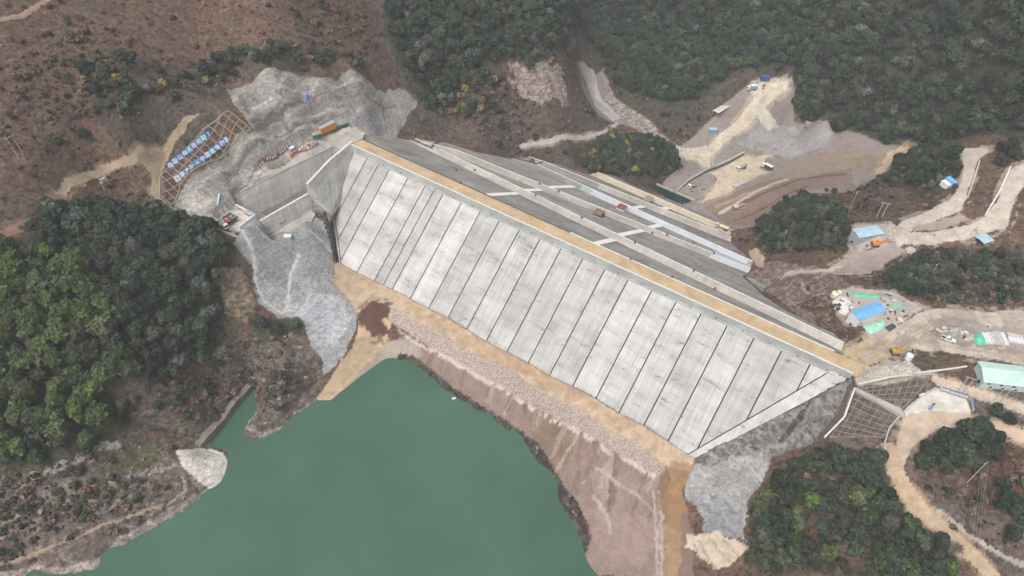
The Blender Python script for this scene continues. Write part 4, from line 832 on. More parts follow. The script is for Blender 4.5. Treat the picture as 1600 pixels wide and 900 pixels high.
def truck(t, cabp, bodyp, kind, L=8.0):
    h = L / 2
    b = MB(); b.box((0, 0, .95), (L - .4, .9, .3)); b.build('chassis', M_DARKM, t)
    b = MB(); b.box((h - 1.0, 0, 1.9), (1.9, 2.35, 2.0), top=(.86, .94)); c = b.build('cab', cabp, t)
    b = MB(); b.box((h - .1, 0, 2.2), (.12, 2.0, .9), ry=-.12); b.build('windscreen', M_GLASS, t)
    for sg in (-1, 1): b = MB(); b.box((h - .9, sg * 1.16, 2.3), (.9, .06, .65)); b.build('window', M_GLASS, t)
    if kind == 'tip':
        b = MB(); x0, x1 = -h + .1, h - 2.3; b.box(((x0 + x1) / 2, 0, 1.25), (x1 - x0, 2.4, .2)); 
        for sg in (-1, 1): b.box(((x0 + x1) / 2, sg * 1.15, 1.95), (x1 - x0, .12, 1.3))
        b.box((x0, 0, 1.95), (.12, 2.3, 1.3)); b.box((x1, 0, 2.05), (.12, 2.3, 1.5)); b.build('tipper_body', bodyp, t)
        b = MB(); b.blob(((x0 + x1) / 2, 0, 1.5), ((x1 - x0) / 2 - .1, 1.05, .5), 2, .12); b.build('load', M_STONEW, t)
    elif kind == 'box':
        b = MB(); x0, x1 = -h + .1, h - 2.2; b.box(((x0 + x1) / 2, 0, 2.35), (x1 - x0, 2.45, 2.4)); b.build('box_body', bodyp, t)
        b = MB(); b.box(((x0 + x1) / 2, 0, 3.58), (x1 - x0 + .1, 2.55, .1)); b.build('body_roof', M_WHITEP, t)
    elif kind == 'mix':
        b = MB(); R_ = [(-h + .3, .6), (-h + 1.0, 1.0), (-.8, 1.25), (.6, 1.15), (h - 2.4, .7)]
        b.sweep([[(x, r * math.cos(a), 2.35 - x * .08 + r * math.sin(a)) for a in np.linspace(0, 2 * math.pi, 14, endpoint=False)] for x, r in R_]); b.build('drum', bodyp, t, smooth=True)
        b = MB(); b.box((-h + .5, 0, 2.9), (.9, .8, 1.0), top=(1.3, 1.3)); b.build('hopper', M_GREYV, t)
    elif kind == 'tank':
        b = MB(); b.sweep([[(x, r * math.cos(a), 2.1 + r * .9 * math.sin(a)) for a in np.linspace(0, 2 * math.pi, 14, endpoint=False)] for x, r in ((-h + .2, .7), (-h + .6, 1.15), (h - 2.8, 1.15), (h - 2.4, .8))]); b.build('tank', bodyp, t, smooth=True)
    for x in (h - 1.1, -h + 1.1, -h + 2.4):
        for y in (-1.05, 1.05): wheel(t, x, y, .5, .35)
def excavator(t, paint, s=1.0, reach=1):
    for y in (-1.05, 1.05):
        b = MB(); b.sweep([[(x, y - .3, z) for x, z in ((-1.7, .45), (-1.4, .85), (1.4, .85), (1.7, .45), (1.4, .05), (-1.4, .05))], [(x, y + .3, z) for x, z in ((-1.7, .45), (-1.4, .85), (1.4, .85), (1.7, .45), (1.4, .05), (-1.4, .05))]]); b.build('track', M_DARKM, t)
    b = MB(); b.box((-.45, 0, 1.55), (3.0, 2.3, 1.1), top=(.92, .92)); bd = b.build('body', paint, t); b = MB(); b.box((-1.9, 0, 1.5), (.6, 2.3, .95), top=(.7, .9)); b.build('counterweight', M_DARKM, t)
    b = MB(); b.box((.55, .72, 2.3), (1.3, .95, 1.5), top=(.85, .9)); c = b.build('cab', paint, t); b = MB(); b.box((1.12, .72, 2.45), (.1, .8, 1.0)); b.build('window', M_GLASS, c)
    b = MB(); b.bar((.9, -.2, 1.7), (3.6, -.2, 3.9), .45, .6); b.bar((3.4, -.2, 3.85), (5.6, -.2, 3.2), .4, .5); b.build('boom', paint, t)
    b = MB(); b.bar((5.5, -.2, 3.35), (7.2, -.2, 1.2), .35, .4); b.build('stick', M_DARKM if reach else paint, t)
    b = MB(); b.sweep([[(7.0, y, 1.3), (7.6, y, 1.0), (7.3, y, .15), (6.5, y, .35)] for y in (-.75, .35)]); b.build('bucket', M_DARKM, t)
def vehicle(name, label, cat, p, q, fn, *a, z=0, sc_=1, group=None):   # p rear, q front, photo points on the ground
    P, Q = gp(*p), gp(*q); c = (P + Q) / 2; cz = float(hat(c[0], c[1])) if z == 0 else z
    if name and inpoly(np.array(c[0]), np.array(c[1]), OUT): cz = float(dam_h(np.array(c[0]), np.array(c[1]))) + .05
    t = thing(name, label, cat, (c[0], c[1], cz + .03), heading(P[:2], Q[:2]), group); t.scale = (sc_,) * 3; fn(t, *a); return t
vehicle('pickup_truck', 'white pickup truck parked by the boulders beside the dirt road', 'pickup', (1470, 528), (1491, 535), pickup, M_WHITE, sc_=1.05)
vehicle('excavator', 'yellow excavator with its dark arm reaching right at the dam road end', 'excavator', (1392, 552), (1404, 552), excavator, M_YEL, 1)
vehicle('excavator', 'small excavator digging in the reddish terraces below the road', 'excavator', (1147, 327), (1153, 325), excavator, M_BEIGE, 1)
vehicle('mixer_truck', 'white and grey concrete mixer truck on the pale site yard', 'mixer truck', (1165, 262), (1151, 267), truck, M_WHITE, M_GREYV, 'mix', sc_=1.0)
vehicle('box_truck', 'truck with a white topped dark box body right of the mixer truck', 'truck', (1205, 266), (1191, 261), truck, M_WHITE, M_DARKM, 'box', 7.6)
vehicle('tipper_truck', 'small white tipper truck beside the rubble heap near the pool', 'truck', (1085, 291), (1076, 295), truck, M_WHITE, M_GREYV, 'tip', 6.0)
vehicle('tanker_truck', 'cream tanker truck at the low right end of the dam berm', 'tanker', (1137, 361), (1118, 354), truck, M_BEIGE, mat('cream_tank', (.62, .52, .38), .6, .6, .12), 'tank', 8.5)
vehicle('tipper_truck', 'pale green tipper truck parked on the platform left of the spillway', 'truck', (345, 352), (354, 358), truck, M_WHITE, mat('pale_green_paint', (.30, .46, .36), .6, .6, .15), 'tip', 6.4)
vehicle('tipper_truck', 'rust red tipper truck parked between two green ones on the left platform', 'truck', (354, 345), (360, 352), truck, M_RED, M_RED, 'tip', 6.0)
vehicle('tipper_truck', 'dark green tipper truck nearest the spillway on the left platform', 'truck', (361, 341), (367, 347), truck, M_GRN, M_GRN, 'tip', 6.0)
vehicle('excavator', 'orange digger in front of the pale blue roofed shed', 'excavator', (1364, 385), (1371, 383), excavator, M_ORG, 1)
vehicle('box_truck', 'blue and white truck on the far upper platform', 'truck', (1180, 139), (1168, 143), truck, M_WHITE, M_LBLUE, 'box', 7.0)
# ------------------------------------------------------------------ site boxes, tanks and materials
def block(name, label, cat, px, size, m, rz=0, top=None, lid=None, group=None, dz=0, ang=None):
    p = gp(*px); t = thing(name, label, cat, (p[0], p[1], p[2] + dz), rz if ang is None else heading(gp(*ang[0])[:2], gp(*ang[1])[:2]), group); L, w, h = size
    b = MB(); n = max(4, int(L / .5)); b.sweep([[(-L / 2 + L * i / n, -w / 2 - .03 * (i % 2), -.4), (-L / 2 + L * i / n, -w / 2 - .03 * (i % 2), h), (-L / 2 + L * i / n, w / 2 + .03 * (i % 2), h), (-L / 2 + L * i / n, w / 2 + .03 * (i % 2), -.4)] for i in range(n + 1)]); b.build('body', m, t)
    b = MB(); b.box((0, 0, h + .06), (L + .16, w + .2, .12)); b.build('lid', lid or m, t); return t
block('site_container', 'orange sided container with a grey roof on the shotcrete slope above the spillway', 'container', (513, 206), (9.6, 2.6, 3.4), M_ORG, lid=M_GREYP, ang=((501, 212), (525, 204)), dz=1.2)
block('site_cabinet', 'pale blue cabinet at the left end of the coloured bundles by the spillway road', 'cabinet', (457, 236), (2.6, 1.8, 2.2), M_LBLUE, lid=M_WHITEP, ang=((450, 240), (465, 232)))
block('site_cabinet', 'small orange generator box below the pale blue cabinet', 'generator', (456, 243), (2.0, 1.4, 1.6), M_ORG, ang=((450, 247), (462, 240)))
block('site_cabinet', 'small bright blue box high on the grey shotcrete slope', 'box', (478, 153), (1.8, 1.4, 2.0), M_BLUE)
block('waste_skip', 'green open topped skip at the corner of the spillway platform', 'skip', (390, 335), (4.6, 2.2, 1.1), M_GRN, lid=M_GREYP, ang=((384, 331), (396, 338)))
block('site_cabinet', 'pale teal box on the concrete slab below the spillway guide wall', 'box', (450, 371), (3.6, 2.0, 1.2), mat('pale_teal_sheet', (.38, .50, .47), .6, .6, .15), lid=M_WHITEP)
block('water_tank', 'bright blue tank beside the upper dirt road', 'tank', (1484, 287), (5.4, 2.6, 2.4), M_BLUE, ang=((1478, 285), (1490, 290)))
block('site_cabinet', 'white cabin just left of the bright blue tank by the road', 'cabin', (1476, 291), (4.4, 2.6, 2.3), M_WHITEP, ang=((1470, 289), (1482, 294)))
block('site_cabinet', 'small teal cabin below the long beige shed on the far slope', 'cabin', (1113, 206), (5.0, 3.0, 2.4), mat('teal_sheet', (.14, .34, .38), .6, .6, .15), lid=M_PALEBLUE)
block('site_cabinet', 'dark blue tarpaulin covered stack at the far end of the upper platform', 'stack', (1194, 124), (6, 3, 2.6), mat('dark_blue_tarp', (.07, .09, .26), .7, .6, .2))
block('site_cabinet', 'small dull pink hut below the forest right of the grey spoil', 'hut', (1264, 196), (5, 3.4, 2.6), mat('dull_pink_sheet', (.36, .27, .25), .8, .5, .2), lid=M_GREYP)
block('concrete_block', 'pale concrete block lying beside the site yard road', 'block', (1153, 290), (8, 2.4, 1.0), M_CONC, ang=((1147, 292), (1159, 286)))
block('open_trailer', 'grey green flat trailer parked at the corner of the blue shed yard', 'trailer', (1391, 513), (4.2, 2.0, .9), mat('dull_green_sheet', (.15, .18, .15), .7, .6, .25), lid=M_DARKM, ang=((1384, 516), (1398, 509)))
def drum_tank(name, label, cat, px, r, h, m, group=None):
    p = gp(*px); dm = inpoly(np.array(p[0]), np.array(p[1]), OUT)
    if dm: p = on_dam(*px) + [0, 0, .03]
    t = thing(name, label, cat, tuple(p), 0, group); b = MB(); b.cyl((0, 0, -.2), (0, 0, h), r, n=16); b.build('shell', m, t); b = MB(); b.cyl((0, 0, h), (0, 0, h + r * .3), r, r * .25, n=16); b.build('lid', m, t); return t
drum_tank('water_tank', 'white round tank standing on rubble right of the yellow excavator', 'tank', (1419, 560), 1.35, 2.3, M_WHITEP)
drum_tank('water_tank', 'cream round tank at the far left corner of the blue shed yard', 'tank', (1303, 463), 1.5, 2.2, mat('cream_paint', (.64, .60, .46), .6, .6, .1))
drum_tank('water_tank', 'smaller cream tank right of the large cream tank in the blue shed yard', 'tank', (1311, 459), 1.0, 1.6, MAT['cream_paint'])
drum_tank('oil_drum', 'red drum standing at the edge of the upper ramp road on the dam', 'drum', (1116, 453), .5, 1.5, mat('red_paint', (.5, .05, .03), .5, .6, .1))
for i, (px, py) in enumerate([(742, 267), (843, 288), (873, 300), (837, 306), (909, 341), (992, 380), (1019, 365), (1042, 368), (1083, 382), (1115, 397), (1084, 424), (1050, 434), (985, 407), (720, 287), (713, 267)]):
    drum_tank('oil_drum', 'small dark drum standing at the edge of a ramp road or kerb on the dam', 'drum', (px, py), .45, 1.1, M_DARKM, 'dark drums along the dam roads')
def mound(name, label, cat, poly, h, m, seed=1, rough=.5, group=None, sub=None, step=.7, label_part=None):
    """irregular heap or draped sheet filling a photo outline on the ground"""
    P = G(np.array([p[0] for p in poly], float), np.array([p[1] for p in poly], float)); c = P[:, :2].mean(0); lo, hi = P[:, :2].min(0), P[:, :2].max(0)
    xs = np.arange(lo[0], hi[0] + step, step); ys = np.arange(lo[1], hi[1] + step, step); X, Y = np.meshgrid(xs, ys, indexing='ij'); ins = inpoly(X, Y, P[:, :2])
    d = ins.astype(float); acc = d.copy()
    for k in range(4):
        d = np.minimum.reduce([d, np.roll(d, 1, 0), np.roll(d, -1, 0), np.roll(d, 1, 1), np.roll(d, -1, 1)]); acc += d
    Z = hat(X, Y) + np.where(ins, .15 + h * np.minimum(acc / 3.5, 1) * (1 + rough * fbm(X, Y, 2.2, 300 + seed, 3)), -.3)
    gi = np.array(ins); k = gi.copy(); k[:-1] |= gi[1:]; k[1:] |= gi[:-1]; k[:, :-1] |= k[:, 1:] if False else gi[:, 1:]; k[:, 1:] |= gi[:, :-1]
    id_ = -np.ones(X.shape, int); id_[k] = np.arange(k.sum()); vs = np.stack([X[k], Y[k], Z[k]], 1); fs = []
    for i in range(X.shape[0] - 1):
        for j in range(X.shape[1] - 1):
            q = (id_[i, j], id_[i + 1, j], id_[i + 1, j + 1], id_[i, j + 1])
            if min(q) >= 0: fs.append(q)
    if not fs: return
    z0 = float(hat(*c)); b = MB(); b.add(vs, fs); o = b.build(name, m, None, smooth=True, off=(c[0], c[1], z0)); o.location = (c[0], c[1], z0); return tag(o, label, cat, group)
M_GNET = mat('green_netting', (.12, .50, .33), .75, .7, .3, bump=.15); M_PNET = mat('pale_green_netting', (.34, .60, .48), .8, .6, .3, bump=.15); M_GREYT = mat('grey_sheeting', (.30, .33, .30), .8, .4, .2)
M_RUB = mat('pale_rubble', (.46, .42, .37), .95, 1.2, .5, bump=.3); M_DRUB = mat('dark_spoil', (.085, .068, .055), .95, .8, .4, bump=.2); M_SCRAP = mat('mixed_scrap', (.34, .36, .34), .9, 1.6, .7, bump=.3); M_PAVE = mat('pale_paving', (.55, .50, .48), .9, .8, .15)
def z2(x, y): return (1280 + x / 10, 440 + y / 10)
def z3(x, y): return (1440 + x / 10, 490 + y / 10)
mound('tarpaulin', 'long green netting over materials behind the bright blue shed', 'tarpaulin', [z2(500, 200), z2(560, 175), z2(900, 215), z2(1000, 250), z2(880, 270), z2(700, 260), z2(510, 235)], .9, M_GNET, 2)
mound('tarpaulin', 'crumpled pale green netting heaped in front of the bright blue shed', 'tarpaulin', [z2(700, 690), z2(800, 650), z2(1000, 590), z2(1060, 660), z2(960, 760), z2(800, 825), z2(730, 790)], 1.3, M_PNET, 3)
mound('tarpaulin', 'narrow green sheet along the grey sheeting right of the blue shed', 'tarpaulin', [z2(1090, 355), z2(1200, 380), z2(1310, 430), z2(1280, 450), z2(1090, 385)], .5, M_GNET, 4, .2)
mound('tarpaulin', 'bright green netting over a heap beside the plank stacks', 'tarpaulin', [z3(800, 450), z3(850, 330), z3(930, 280), z3(990, 400), z3(1010, 480), z3(880, 495)], 1.4, M_GNET, 5)
mound('ground_sheet', 'large grey sheeting spread at the right end of the blue shed yard', 'sheet', [z2(1100, 340), z2(1150, 245), z2(1340, 290), z2(1480, 400), z2(1400, 450), z2(1280, 430)], .25, M_GREYT, 6, .1)
mound('ground_sheet', 'pale paved patch left of the bright blue shed', 'paving', [z2(180, 330), z2(330, 220), z2(450, 260), z2(550, 400), z2(410, 540), z2(260, 450)], .12, M_PAVE, 7, .05)
mound('scrap_heap', 'heap of mixed scrap behind the green netting in the blue shed yard', 'scrap', [z2(900, 190), z2(1050, 180), z2(1140, 240), z2(1080, 310), z2(960, 260)], .9, M_SCRAP, 8, .8)
mound('scrap_heap', 'tangled pale scrap pile behind the parked white pickup truck', 'scrap', [z3(390, 230), z3(440, 195), z3(640, 230), z3(670, 300), z3(560, 310), z3(430, 300)], 1.4, M_SCRAP, 9, .9)
mound('rubble_heap', 'pale stone heap between the pickup and the bright green netting', 'rubble', [z3(640, 400), z3(700, 310), z3(820, 320), z3(830, 400), z3(700, 440)], 1.1, M_RUB, 10, .8)
mound('rubble_heap', 'dark spoil heap below the yellow excavator', 'spoil', [(1424, 566), (1440, 560), (1456, 566), (1458, 578), (1436, 576)], 1.2, M_DRUB, 11, .5)
mound('rubble_heap', 'pale broken rock heap along the edge below the dam road end', 'rubble', [(1345, 590), (1375, 572), (1420, 562), (1440, 580), (1430, 588), (1385, 590)], .9, M_RUB, 12, .9)
mound('rubble_heap', 'round rubble heap ringed by pale blocks beside the site yard', 'rubble', [(1093, 281), (1098, 274), (1112, 271), (1121, 280), (1114, 290), (1103, 290)], 1.8, mat('grey_rubble', (.27, .24, .22), .95, 1.2, .5, bump=.3), 13, .8)
mound('rubble_heap', 'white rubble strip along the far side of the valley track', 'rubble', [(1050, 226), (1070, 231), (1108, 226), (1108, 233), (1075, 238), (1052, 232)], 1.2, M_RUB, 14, .9)
mound('rubble_heap', 'tan rock heap beside the rounded end of the dam ramp road', 'rubble', [(1178, 407), (1168, 393), (1182, 388), (1196, 402), (1192, 418), (1182, 416)], 2.2, mat('tan_rock', (.44, .34, .24), .95, .8, .3, bump=.3), 15, .6)
mound('rubble_heap', 'scattered white rubble right of the pale blue roofed shed', 'rubble', [(1380, 358), (1390, 345), (1398, 352), (1394, 372), (1386, 375)], .9, M_RUB, 16, .9)
mound('rubble_heap', 'pale debris around the small open shelter on the far right', 'rubble', [(1515, 364), (1528, 358), (1530, 372), (1522, 376)], .8, M_RUB, 17, .9)
mound('rubble_heap', 'cream rubble strip on the slope below the road fork', 'rubble', [(1413, 388), (1422, 383), (1432, 390), (1425, 398), (1416, 396)], .9, M_RUB, 18, .9)
for i, q in enumerate([z2(225, 375), z2(315, 370), z2(300, 425)]): block('dark_panel', ['large dark panel lying flat at the left edge of the pale paving', 'small dark panel farthest back on the pale paving', 'dark panel nearest the brown scrub on the pale paving'][i], 'panel', q, [(2.6, 1.8, .5), (1.5, 1.3, .5), (1.8, 1.4, .5)][i], M_DARKM, .4)
for i, q in enumerate([z3(240, 265), z3(295, 295), z3(355, 290), z3(350, 235)]):
    p = gp(*q); b = MB(); b.blob((0, 0, .5), (1.1 + .15 * i, .9, .75), 2, .22, seed=i); o = b.build('boulder', M_RUB, None, True); o.location = tuple(p); tag(o, ['leftmost cream boulder behind the white pickup truck', 'second cream boulder close behind the white pickup truck', 'third and largest boulder right behind the white pickup truck', 'dull boulder set back behind the other three by the pickup'][i], 'boulder')
def planks(label, a, bq, w, h, m, n=7):
    P, Q = gp(*a), gp(*bq); c = (P + Q) / 2; L = float(np.linalg.norm((Q - P)[:2])); rz = heading(P[:2], Q[:2]); b = MB(); prof = []
    for i in range(n): y0 = -w / 2 + w * i / n; y1 = y0 + w / n; hh = h * (1 + .25 * math.sin(i * 2.3)); prof += [(y0 + .02, hh), (y1 - .06, hh), (y1 - .05, hh - .12)]
    prof += [(w / 2, -.3), (-w / 2, -.3)]
    b.sweep([[(x, y, z) for y, z in prof] for x in (-L / 2, L / 2)]); o = b.build('plank_stack', m, None); o.location = (c[0], c[1], float(hat(c[0], c[1]))); o.rotation_euler = (0, 0, rz); tag(o, label, 'plank stack')
M_PLK = mat('weathered_boards', (.50, .50, .48), .85, 1.5, .3); M_PLW = mat('white_boards', (.62, .63, .66), .7, 1.0, .15)
planks('pale plank stack right beside the bright green netting', z3(985, 310), z3(1060, 480), 3.2, .7, M_PLW); planks('grey weathered plank stack second from the bright green netting', z3(1080, 300), z3(1140, 480), 3.4, .6, M_PLK)
planks('mixed grey plank stack in the middle of the row by the lower road', z3(1150, 290), z3(1230, 490), 2.6, .9, M_PLK); planks('long pale beams right of the mixed grey plank stack', z3(1240, 300), z3(1320, 500), 2.0, .6, M_PLW, 4)
planks('white board stack lying along the road at the far right', z3(1340, 410), z3(1590, 450), 2.2, .8, M_PLW, 4); planks('grey boards lying behind the white board stack at the far right', z3(1330, 340), z3(1580, 385), 2.4, .6, M_PLK, 5)
SCC = {'white': (.62, .62, .60), 'grey': (.28, .28, .27), 'rusty': (.22, .12, .07), 'teal': (.20, .42, .36), 'dark': (.05, .05, .055), 'tan': (.42, .33, .23)}
for gi_, (pl, n, place) in enumerate((('1300,468 1340,456 1400,462 1436,482 1402,506 1386,498 1368,468 1325,488', 46, 'in the blue shed yard'), ('1460,512 1482,506 1510,512 1518,534 1480,528', 12, 'around the white pickup truck'), ('1380,358 1398,350 1396,372 1384,384 1345,388 1330,374 1342,378', 16, 'around the pale blue roofed shed'), ('1516,366 1548,362 1560,372 1550,384 1526,384', 10, 'around the far right shelter'), ('340,342 360,326 396,336 376,360', 10, 'on the platform left of the spillway'), ('1165,142 1185,130 1200,128 1190,142', 8, 'on the far upper platform'), ('1090,285 1110,295 1090,310 1070,296', 8, 'beside the pool yard'))):
    q = pts(pl); P = G(np.array([p[0] for p in q]), np.array([p[1] for p in q]))[:, :2]; r = random.Random(700 + gi_); lo, hi = P.min(0), P.max(0); k = 0
    while k < n:
        x, y = r.uniform(lo[0], hi[0]), r.uniform(lo[1], hi[1])
        if not inpoly(np.array(x), np.array(y), P): continue
        nm = r.choice(list(SCC)); b = MB(); b.box((0, 0, .2), (r.uniform(.5, 2.6), r.uniform(.4, 1.0), r.uniform(.3, .9)), 0, top=(r.uniform(.6, 1), r.uniform(.6, 1))); o = b.build('scrap_piece', mat('scrap_' + nm, SCC[nm], .8, 1.2, .3)); o.location = (x, y, float(hat(x, y))); o.rotation_euler = (0, 0, r.uniform(0, 3)); k += 1
        tag(o, nm + ' scrap piece lying ' + place, 'scrap', nm + ' scrap ' + place)
# heap of coloured bundles by the spillway road
BC = {'pink': (.56, .33, .33), 'red': (.48, .12, .09), 'white': (.60, .58, .56), 'orange': (.55, .23, .09), 'grey': (.27, .27, .27), 'blue': (.20, .30, .44)}
for i in range(26):
    f = i / 25; px, py = 459 + 38 * f + random.uniform(-1.5, 1.5), 241 - 17 * f + random.uniform(-3.5, 2.0); nm = random.choice(list(BC)); p = gp(px, py)
    b = MB(); b.blob((0, 0, .5), (random.uniform(.5, 1.1), random.uniform(.4, .8), random.uniform(.5, 1.0)), 2, .18, seed=i); o = b.build('material_bundle', mat('bundle_' + nm, BC[nm], .8, 1.2, .2), None, True); o.location = (p[0], p[1], p[2]); o.rotation_euler = (0, 0, random.uniform(0, 3))
    tag(o, nm + ' bundle in the row of coloured materials beside the spillway road', 'bundle', nm + ' bundles beside the spillway road')
# ------------------------------------------------------------------ slogan boards (characters on blue boards)
M_BOARD = mat('blue_board', (.035, .17, .50), .45, .5, .1); M_BOARD2 = mat('light_blue_board', (.10, .38, .62), .45, .5, .1); M_CHAR = mat('white_lettering', (.80, .82, .84), .5, .5, .03); M_CHAR2 = mat('pale_blue_lettering', (.52, .72, .84), .5, .5, .05)
def glyph(txt, size, depth=.05):
    cu = bpy.data.curves.new('character', 'FONT'); cu.body = txt; cu.size = size; cu.align_x = 'CENTER'; cu.align_y = 'CENTER'; cu.extrude = depth; cu.offset = .022 * size
    o = bpy.data.objects.new('character', cu); COL.objects.link(o); dg = bpy.context.evaluated_depsgraph_get(); dg.update(); me = bpy.data.meshes.new_from_object(o.evaluated_get(dg), depsgraph=dg)
    bpy.data.objects.remove(o); bpy.data.curves.remove(cu)
    n = len(me.vertices); co = np.empty(n * 3); me.vertices.foreach_get('co', co); co = co.reshape(-1, 3)
    c = (co.min(0) + co.max(0)) / 2; co[:, :2] -= c[:2]; me.vertices.foreach_set('co', co.ravel()); me.update(); return me
ORD = ['first', 'second', 'third', 'fourth', 'fifth', 'sixth', 'seventh', 'eighth', 'ninth', 'tenth', 'eleventh']
def slogan(txt, zc, row, zoom=(250, 170, 6.92), hw=1.0):
    pts_ = [gp(zoom[0] + x / zoom[2], zoom[1] + y / zoom[2]) for x, y in zc]; P0, P1 = pts_[0], pts_[-1]; rz = heading(P0[:2], P1[:2])
    P0, P1 = np.array(P0), np.array(P1); dr = P1 - P0; fr = [float((np.array(p) - P0)[:2] @ dr[:2] / (dr[:2] @ dr[:2])) for p in pts_]; zz = np.polyfit(fr, [p[2] for p in pts_], 1)
    n_ = len(pts_); pts_ = [np.array([P0[0] + dr[0] * i / (n_ - 1), P0[1] + dr[1] * i / (n_ - 1), np.polyval(zz, i / (n_ - 1))]) for i in range(n_)]
    for i, (ch, p) in enumerate(zip(txt, pts_)):
        prv, nx = pts_[max(i - 1, 0)], pts_[min(i + 1, len(pts_) - 1)]; w = float(np.linalg.norm((nx - prv)[:2])) / (2 if 0 < i < len(pts_) - 1 else 1); w = min(w, 6.0) * .92
        rz = heading(prv[:2], nx[:2]); lean = R(24); h = w * 1.08
        what = {'L': 'white board with a small grey emblem', 'D': 'dark blue board with a white dot'}.get(ch, 'blue board with the white character ' + ch)
        t = thing('slogan_board', f'{what}, {ORD[i]} from the left in the {row} hillside row', 'sign board', (p[0], p[1], p[2] - .3), rz)
        b = MB(); b.box((0, 0, h / 2 + .5), (w, .18, h)); o = b.build('panel', M_WHITEP if ch == 'L' else (M_BOARD if i % 3 != 1 else M_BOARD2), t); o.rotation_euler = (-lean, 0, 0)
        if ch == 'L':
            b = MB(); b.cyl((0, -.10, h / 2 + .6), (0, -.14, h / 2 + .6), w * .22, n=18); b.build('emblem', M_GREYP, t).rotation_euler = (-lean, 0, 0); b = MB(); b.box((0, -.12, h * .2 + .5), (w * .6, .05, h * .08)); b.build('emblem_base', M_GREYP, t).rotation_euler = (-lean, 0, 0)
        elif ch == 'D':
            b = MB(); b.cyl((0, -.10, h / 2 + .5), (0, -.15, h / 2 + .5), w * .17, n=18); b.build('dot', M_CHAR, t).rotation_euler = (-lean, 0, 0)
        else:
            me = glyph(ch, w * 1.0); me.materials.clear(); me.materials.append(M_CHAR if i % 3 != 1 else M_CHAR); o = bpy.data.objects.new('character', me); COL.objects.link(o); o.parent = t
            o.matrix_local = Matrix.Rotation(-lean, 4, 'X') @ Matrix.Translation((0, -.13, h / 2 + .5)) @ Matrix.Rotation(R(90), 4, 'X')
        for sg in (-1, 1): b = MB(); b.bar((sg * w * .35, h * .55, -1), (sg * w * .35, h * .5, h * .55), .14); b.build('post', M_STEEL, t)
slogan('向凉山州人民问好!', [(130, 640), (180, 597), (230, 552), (277, 505), (327, 455), (382, 420), (434, 380), (490, 340), (542, 310)], 'upper')
slogan('L华东院D中国水电四局', [(215, 800), (270, 755), (317, 705), (362, 662), (412, 617), (462, 572), (514, 532), (572, 487), (624, 447), (684, 407), (745, 367)], 'lower')
# red and white banner along the spillway road
P, Q = gp(402.5, 268), gp(451, 230); rz = heading(P[:2], Q[:2]); L = float(np.linalg.norm((Q - P)[:2])); t = thing('slogan_banner', 'long red banner with a row of white squares on the slope above the spillway road', 'banner', tuple(P), rz)
b = MB(); zs = [float(hat(P[0] + (Q[0] - P[0]) * i / 20, P[1] + (Q[1] - P[1]) * i / 20)) - P[2] for i in range(21)]
b.sweep([[(L * i / 20, -.08, zs[i] + .4), (L * i / 20, .08, zs[i] + .4), (L * i / 20, .08, zs[i] + 2.4), (L * i / 20, -.08, zs[i] + 2.4)] for i in range(21)]); b.build('banner_cloth', mat('red_banner', (.42, .10, .12), .8, .6, .15), t)
for k in range(13):
    f = (k + .5) / 13; z = zs[int(f * 20)]
    if k in (3, 8): continue
    b = MB(); b.box((L * f, -.13, z + 1.5), (L / 13 * .55, .06, 1.5)); b.build('white_square', M_CHAR, t)
# ------------------------------------------------------------------ information boards on the viewing plaza
def infoboard(p, q, label, group=None):
    P, Q = gp(*p), gp(*q); L = float(np.linalg.norm((Q - P)[:2])); t = thing('information_board', label, 'notice board', tuple(P), heading(P[:2], Q[:2]), group)
    b = MB(); b.box((L / 2, 0, 1.75), (L, .12, 1.9)); b.build('panel', mat('white_notice', (.66, .68, .74), .5, .8, .08), t)
    b = MB(); b.box((L / 2, -.02, 2.85), (L + .3, .22, .34)); b.build('header', mat('navy_header', (.08, .10, .36), .5, .6, .1), t); b = MB(); b.box((L / 2, -.02, .98), (L, .17, .42)); b.build('lower_band', mat('slate_band', (.16, .20, .30), .5, .6, .1), t)
    for x in (.15, L - .15): b = MB(); b.bar((x, .1, -.4), (x, .1, 3.1), .14); b.build('post', M_STEEL, t)
    for j in range(4): b = MB(); b.box((L / 2, -.075, 2.4 - j * .28), (L * (.8 if j else .5), .03, .07)); b.build('text_line', mat('grey_print', (.22, .24, .34), .6, .5, .1), t)
infoboard((1468, 612), (1480, 615.5), 'leftmost of the three aligned blue and white notice boards on the plaza'); infoboard((1482, 616.5), (1495, 620), 'middle of the three aligned blue and white notice boards on the plaza')
infoboard((1496, 620.5), (1509, 624.5), 'rightmost of the three aligned blue and white notice boards on the plaza'); infoboard((1515.5, 628), (1517.5, 646), 'notice board turned sideways at the right end of the plaza')
p = gp(1452.5, 640); t = thing('display_stand', 'slim blue and red upright stand with a dark top on the concrete plaza', 'stand', tuple(p), .3)
b = MB(); b.box((-.3, 0, 1.35), (.55, .5, 2.7)); b.build('blue_half', M_BLUE, t); b = MB(); b.box((.28, 0, 1.2), (.55, .5, 2.4)); b.build('red_half', mat('red_panel', (.42, .07, .06), .5, .6, .1), t); b = MB(); b.cyl((0, 0, 2.7), (0, 0, 3.6), .09); b.box((0, 0, 3.7), (1.0, .6, .5)); b.build('dark_head', M_DARKM, t)
b = MB(); P, Q = gp(1436, 619), gp(1443, 616); b.bar(P + [0, 0, .4], Q + [0, 0, .4], .5, .8); tag(b.build('road_barrier', M_WHITEP), 'white barrier block at the plaza edge under the slope lattice', 'barrier')
wall_run('plaza_kerb', 'thin purple grey kerb wall curving along the outer edge of the tan plaza', 'kerb', [(1384, 715), (1382, 692), (1390, 668), (1409, 646), (1440, 620), (1462, 606)], .5, .5, M_CONC)
